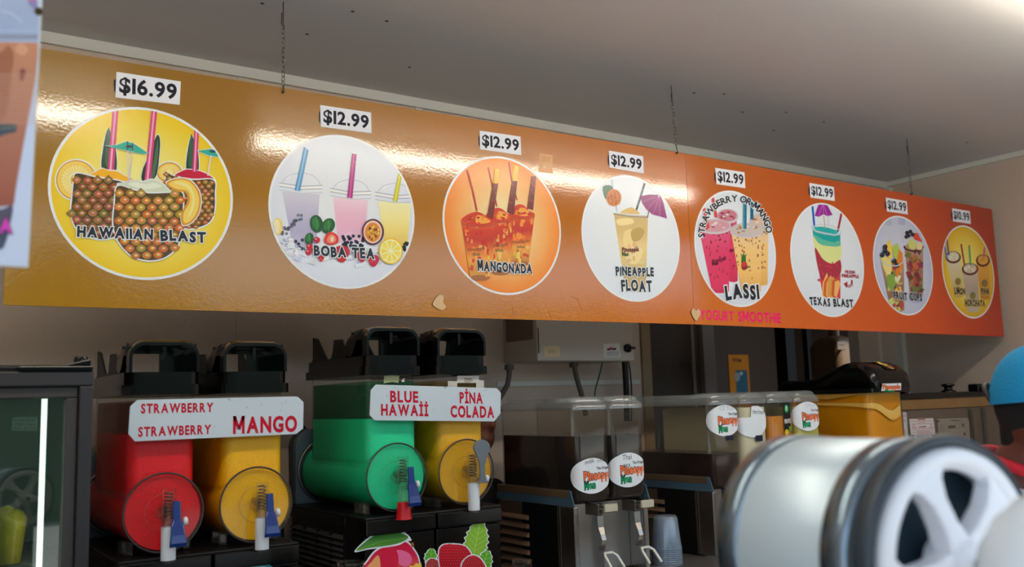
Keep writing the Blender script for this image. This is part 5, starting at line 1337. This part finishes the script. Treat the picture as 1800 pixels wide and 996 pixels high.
k.blob([(-60, 372), (0, 368), (22, 362), (16, 400), (10, 425), (-2, 440), (-60, 450)], [(90, 76, 96), (60, 66, 86), (90, 100, 120)])
for i in range(20): k.line([(-60, 130+i*4.6), (68, 131+i*4.6)], .7, (226, 186, 156) if i < 24 else W_, False)
k.l += 1
k.text('A', (-2, 408), (21, 409), 24, (226, 60, 190), .05, (40, 20, 60), .05)
k.build('printed_drink', 'print', t)
q = onY((71.5, 20.5), PY-.002); MB().cyl((q.x-.002, PY-.003, q.z), (q.x-.002, PY+.008, q.z), .0045, n=10).build('grommet', mat('old_brass', (80, 60, 30), .5, .6), t)

# ================================================================== DRUMS IN THE FOREGROUND
def drum(C, ang, R, L, label):
    """C: centre of the near face, axis pointing away from the viewer"""
    a = Vector((math.sin(ang), math.cos(ang), 0)); C = Vector(C); t = thing('drum_machine', label, 'machine', (C.x+a.x*L/2, C.y+a.y*L/2, -.56))
    def lt(prof, name, m_, par=t): return MB().lathe(C, a, prof, 64, True).build(name, m_, par)
    b = lt([(R*.97, .034), (R*.985, .036), (R*.985, L-.02), (R*.97, L)], 'drum', 'drum')
    for h0, nm in ((.030, 0), (L-.032, 0)): MB().lathe(C, a, [(R*.98, h0-.001), (R*1.002, h0), (R*1.002, h0+.030), (R*.98, h0+.031)], 64, False).build('steel_band', 'band', t)
    MB().lathe(C, a, [(R*.93, .004), (R*1.01, -.004), (R*1.03, .008), (R*1.02, .02), (R*.97, .024)], 64, False).build('rim', mat('dark_rubber_rim', (44, 56, 66), .4), t)
    MB().lathe(C, a, [(R*.94, .028), (.001, .030)], 48, False).build('recess_plate', 'recess', t)
    w_ = MB(); u = Vector((a.y, -a.x, 0)); v = Vector((0, 0, 1))
    w_.lathe(C, a, [(R*.74, .004), (R*.80, -.006), (R*.90, -.008), (R*.925, .0), (R*.92, .012), (R*.75, .014), (R*.74, .004)], 64, False)
    wo = w_.build('wheel', 'wheel', t)
    MB().lathe(C, a, [(R*.20, .02), (R*.22, -.004), (R*.17, -.016), (R*.05, -.020), (.001, -.020)], 40, False).build('hub', 'wheel', wo)
    MB().lathe(C, a, [(R*.05, -.018), (R*.05, -.026), (.001, -.027)], 20).build('hub_bolt', mat('teal_bolt', (40, 110, 120), .4, .5), wo)
    for i in range(5):
        q = PI/2+2*PI*(i+.35)/5; m = MB(); rows = []
        for s_, hw, d0 in ((.16, .13, -.012), (.34, .085, -.011), (.55, .085, -.009), (.70, .14, -.007), (.80, .26, -.005)):
            d = u*math.cos(q)+v*math.sin(q); n_ = -u*math.sin(q)+v*math.cos(q); rows.append([C+d*R*s_+n_*R*hw*sg+a*dd for sg, dd in ((1, d0), (-1, d0), (-1, .012), (1, .012))])
        m.loft(rows, True, False).build('spoke', 'wheel', wo, .003)
    MB().box(C.x+a.x*L/2-.05, C.x+a.x*L/2+.05, C.y+a.y*L/2-.06, C.y+a.y*L/2+.06, -.56, C.z-R*.9).build('stand', 'band', t, .01)
    return t
DC = depth((1684, 988), .86)
drum(DC, math.radians(6), .113, .205, 'large pale metal drum with a white spoked wheel, blurred in front')
drum((.42, .78, -.255), math.radians(200), .095, .12, 'small spoked drum below the frame, seen only mirrored in the fridge glass')
q = depth((1916, 1015), .70)
t = thing('domed_cover', 'glossy white plastic dome at the bottom right corner, blurred in front', 'cover', (q.x, q.y, -.56))
MB().lathe((q.x, q.y, -.56), (0, 0, 1), [(.074, 0), (.078, .05), (.078, q.z+.56), (.074, q.z+.58), (.062, q.z+.60), (.045, q.z+.617), (.02, q.z+.625), (.001, q.z+.626)], 48).build('dome', mat('gloss_white_plastic', (220, 232, 244), .15), t)
MB().lathe((q.x, q.y, q.z+.064), (0, 0, 1), [(.006, 0), (.006, .008), (.012, .012), (.010, .02)], 20).build('knob', 'white', t)

# ================================================================== PEOPLE
def remesh(o, vox, smooth=6):
    r = o.modifiers.new('remesh', 'REMESH'); r.mode = 'VOXEL'; r.voxel_size = vox; r.use_smooth_shade = True
    s_ = o.modifiers.new('smooth', 'SMOOTH'); s_.iterations = smooth; s_.factor = .5
def person(H, F, label, sk, hair, clothes, trousers, cap=None, collar=None, sh=-.245, bk=0, vox=.007, arms_out=0, flat=1):
    """H: head centre (eye-relative), F: horizontal facing direction"""
    H = Vector(H); F = Vector(F).normalized(); U = Vector((0, 0, 1)); S_ = F.cross(U)     # S_: the person's right
    zf = -1.5; t = thing('person', label, 'person', (H.x, H.y, zf)); hz = H.z
    P = lambda f, s_, z: H+F*(f-(bk*min(1, max(0, (-z-.06)/.08))))+S_*s_+U*z
    hgt = hz-zf; hip = -(hgt-.90*hgt/1.5*1.0); hip = -hgt*.47
    b = MB()
    b.ellip(P(0, 0, .01), (F*.098, S_*.076, U*.112), 24, 16); b.ellip(P(.028, 0, -.055), (F*.068, S_*.056, U*.062), 18, 12)
    b.ellip(P(.098, 0, -.018), (F*.020, S_*.013, U*.018), 10, 8); b.capsule(P(.092, 0, .02), P(.104, 0, -.015), .009, .010, 8)
    b.ellip(P(.088, 0, -.060), (F*.012, S_*.026, U*.007), 10, 6); b.ellip(P(.084, 0, -.074), (F*.012, S_*.022, U*.007), 10, 6)
    for sg in (1, -1):
        b.ellip(P(-.004, sg*.079, -.016), (F*.017, S_*.008, U*.031), 12, 8)
        b.ellip(P(.078, sg*.032, .022), (F*.012, S_*.020, U*.007), 10, 6)
    b.capsule(P(-.022, 0, -.05), P(-.04, 0, sh+.02), .062, .066)
    b.capsule(P(-.04, .13*flat, sh-.03), P(-.04, -.13*flat, sh-.03), .060, .060); b.capsule(P(-.045, 0, sh-.06), P(-.04, 0, hip+.12), .110, .105); b.capsule(P(-.04, .07, hip+.02), P(-.04, -.07, hip+.02), .095, .095)
    for sg in (1, -1):
        shd = P(-.04, sg*.165*flat, sh-.02); el = P(-.05+.02, sg*(.20*flat+.02), sh-.30); wr = P(.12 if flat == 1 else .02, sg*.19*flat, sh-.50)
        b.capsule(shd, el, .048, .038); b.capsule(el, wr, .038, .026)
        d = (wr-el).normalized(); pm = wr+d*.05; b.ellip(wr+d*.045, (d*.048, S_*.016, d.cross(S_)*.036), 12, 8)
        n_ = d.cross(S_)
        for i, ln in enumerate((.062, .072, .068, .052)):
            a0 = wr+d*.082+n_*((i-1.5)*.018); m1 = a0+d*ln*.5-S_*(sg*.006); b.capsule(a0, m1, .0085, .008, 8); b.capsule(m1, m1+d*ln*.45-S_*(sg*.014), .008, .0065, 8)
        b.capsule(wr+d*.03-n_*.03, wr+d*.075-n_*.055, .011, .009, 8)
        kn = P(-.03, sg*.09, hip-(hgt+hip)*.48); an = P(-.06, sg*.09, -hgt+.08)
        b.capsule(P(-.04, sg*.085, hip), kn, .082, .055); b.capsule(kn, an, .055, .036); b.capsule(an+U*-.03, an+F*.14+U*-.045, .036, .030)
    bo = b.build('body', sk, t); remesh(bo, vox)
    c = MB()
    c.capsule(P(-.045, 0, sh-.045), P(-.04, 0, hip+.0), .128, .118); c.capsule(P(-.042, .13*flat, sh-.028), P(-.042, -.13*flat, sh-.028), .074, .074); c.capsule(P(-.045, 0, sh+.03), P(-.045, 0, sh-.10), .070, .11)
    for sg in (1, -1): c.capsule(P(-.04, sg*.165*flat, sh-.02), P(-.04, sg*(.19*flat+.02), sh-.22), .064, .060)
    so = c.build('shirt', clothes, t); remesh(so, vox)
    l = MB(); l.capsule(P(-.04, .07, hip+.02), P(-.04, -.07, hip+.02), .112, .112)
    for sg in (1, -1):
        kn = P(-.03, sg*.09, hip-(hgt+hip)*.48); an = P(-.06, sg*.09, -hgt+.09); l.capsule(P(-.04, sg*.085, hip), kn, .095, .068); l.capsule(kn, an, .068, .055)
    lo_ = l.build('trousers', trousers, t); remesh(lo_, vox*1.4)
    h = MB(); h.ellip(P(-.014, 0, .034), (F*.094, S_*.079, U*.100), 28, 18); h.ellip(P(-.056, 0, -.026), (F*.046, S_*.050, U*.068), 20, 14)
    ho = h.build('hair', hair, t); remesh(ho, vox, 3)
    for sg in (1, -1): MB().ellip(P(.084, sg*.032, .010), (F*.010, S_*.012, U*.008), 12, 8).build('eye', mat('eye', (225, 220, 215), .3), t)
    if cap:
        q = MB(); n = 40; rings = []
        for i in range(12):
            a = PI/2*i/11; rr_ = math.cos(a)**.8; tilt = .012*(1-i/11)
            rings.append([P(-.014, 0, .040)+F*(.100*rr_*math.cos(2*PI*j/n))+S_*(.088*rr_*math.sin(2*PI*j/n))+U*(.098*math.sin(a)-.022*(1-math.sin(a))*(-math.cos(2*PI*j/n)*.3+.2)) for j in range(n)])
        q.loft(rings, True); co = q.build('cap', cap, t)
        MB().torus(P(-.108, .02, .050), F*.9+U*.3, .018, .0045, 16, 6).build('cap_strap', 'dkgrey', co)
    if collar:
        MB().torus(H+F*-.070+U*-.078, U+F*.40, .068, .010, 32, 8).build('collar', collar, so)
    return t
hd = depth((1866, 738), 1.65)
person(hd, Vector((RT.x*.72-FW.x*.68, RT.y*.72-FW.y*.68, 0)), 'person in a blue knit cap and white shirt at the right edge, facing away', 'skin', 'hair', 'shirt', 'denim', 'cap', 'redc', -.165, .07)
hd = onY((826, 738), 2.695)
person(hd, (.25, -1, 0), 'person in black standing behind the machines, mostly hidden between tanks', 'skin2', 'hair', 'blackc', 'blackc', None, None, flat=.85)

# ================================================================== ACROSS THE PAVING (added behind the viewer to darken reflections in the glossy plastics)
hg = MB(); rr = random.Random(4)
for i in range(26):
    x = -16+i*1.5; hg.ellip((x, -13+rr.uniform(-.6, .6), -.2+rr.uniform(-.3, .4)), (Vector((1.5, 0, 0)), Vector((0, 1.2, 0)), Vector((0, 0, 2.6+rr.uniform(-.5, .9)))), 12, 8)
tag(hg.build('hedge', mat('hedge_green', (64, 80, 60), .9, bump=1, bscale=8, var=.3, vscale=2), None), 'tall green hedge across the paving, added to darken reflections, seen only mirrored in the black lids', 'hedge')
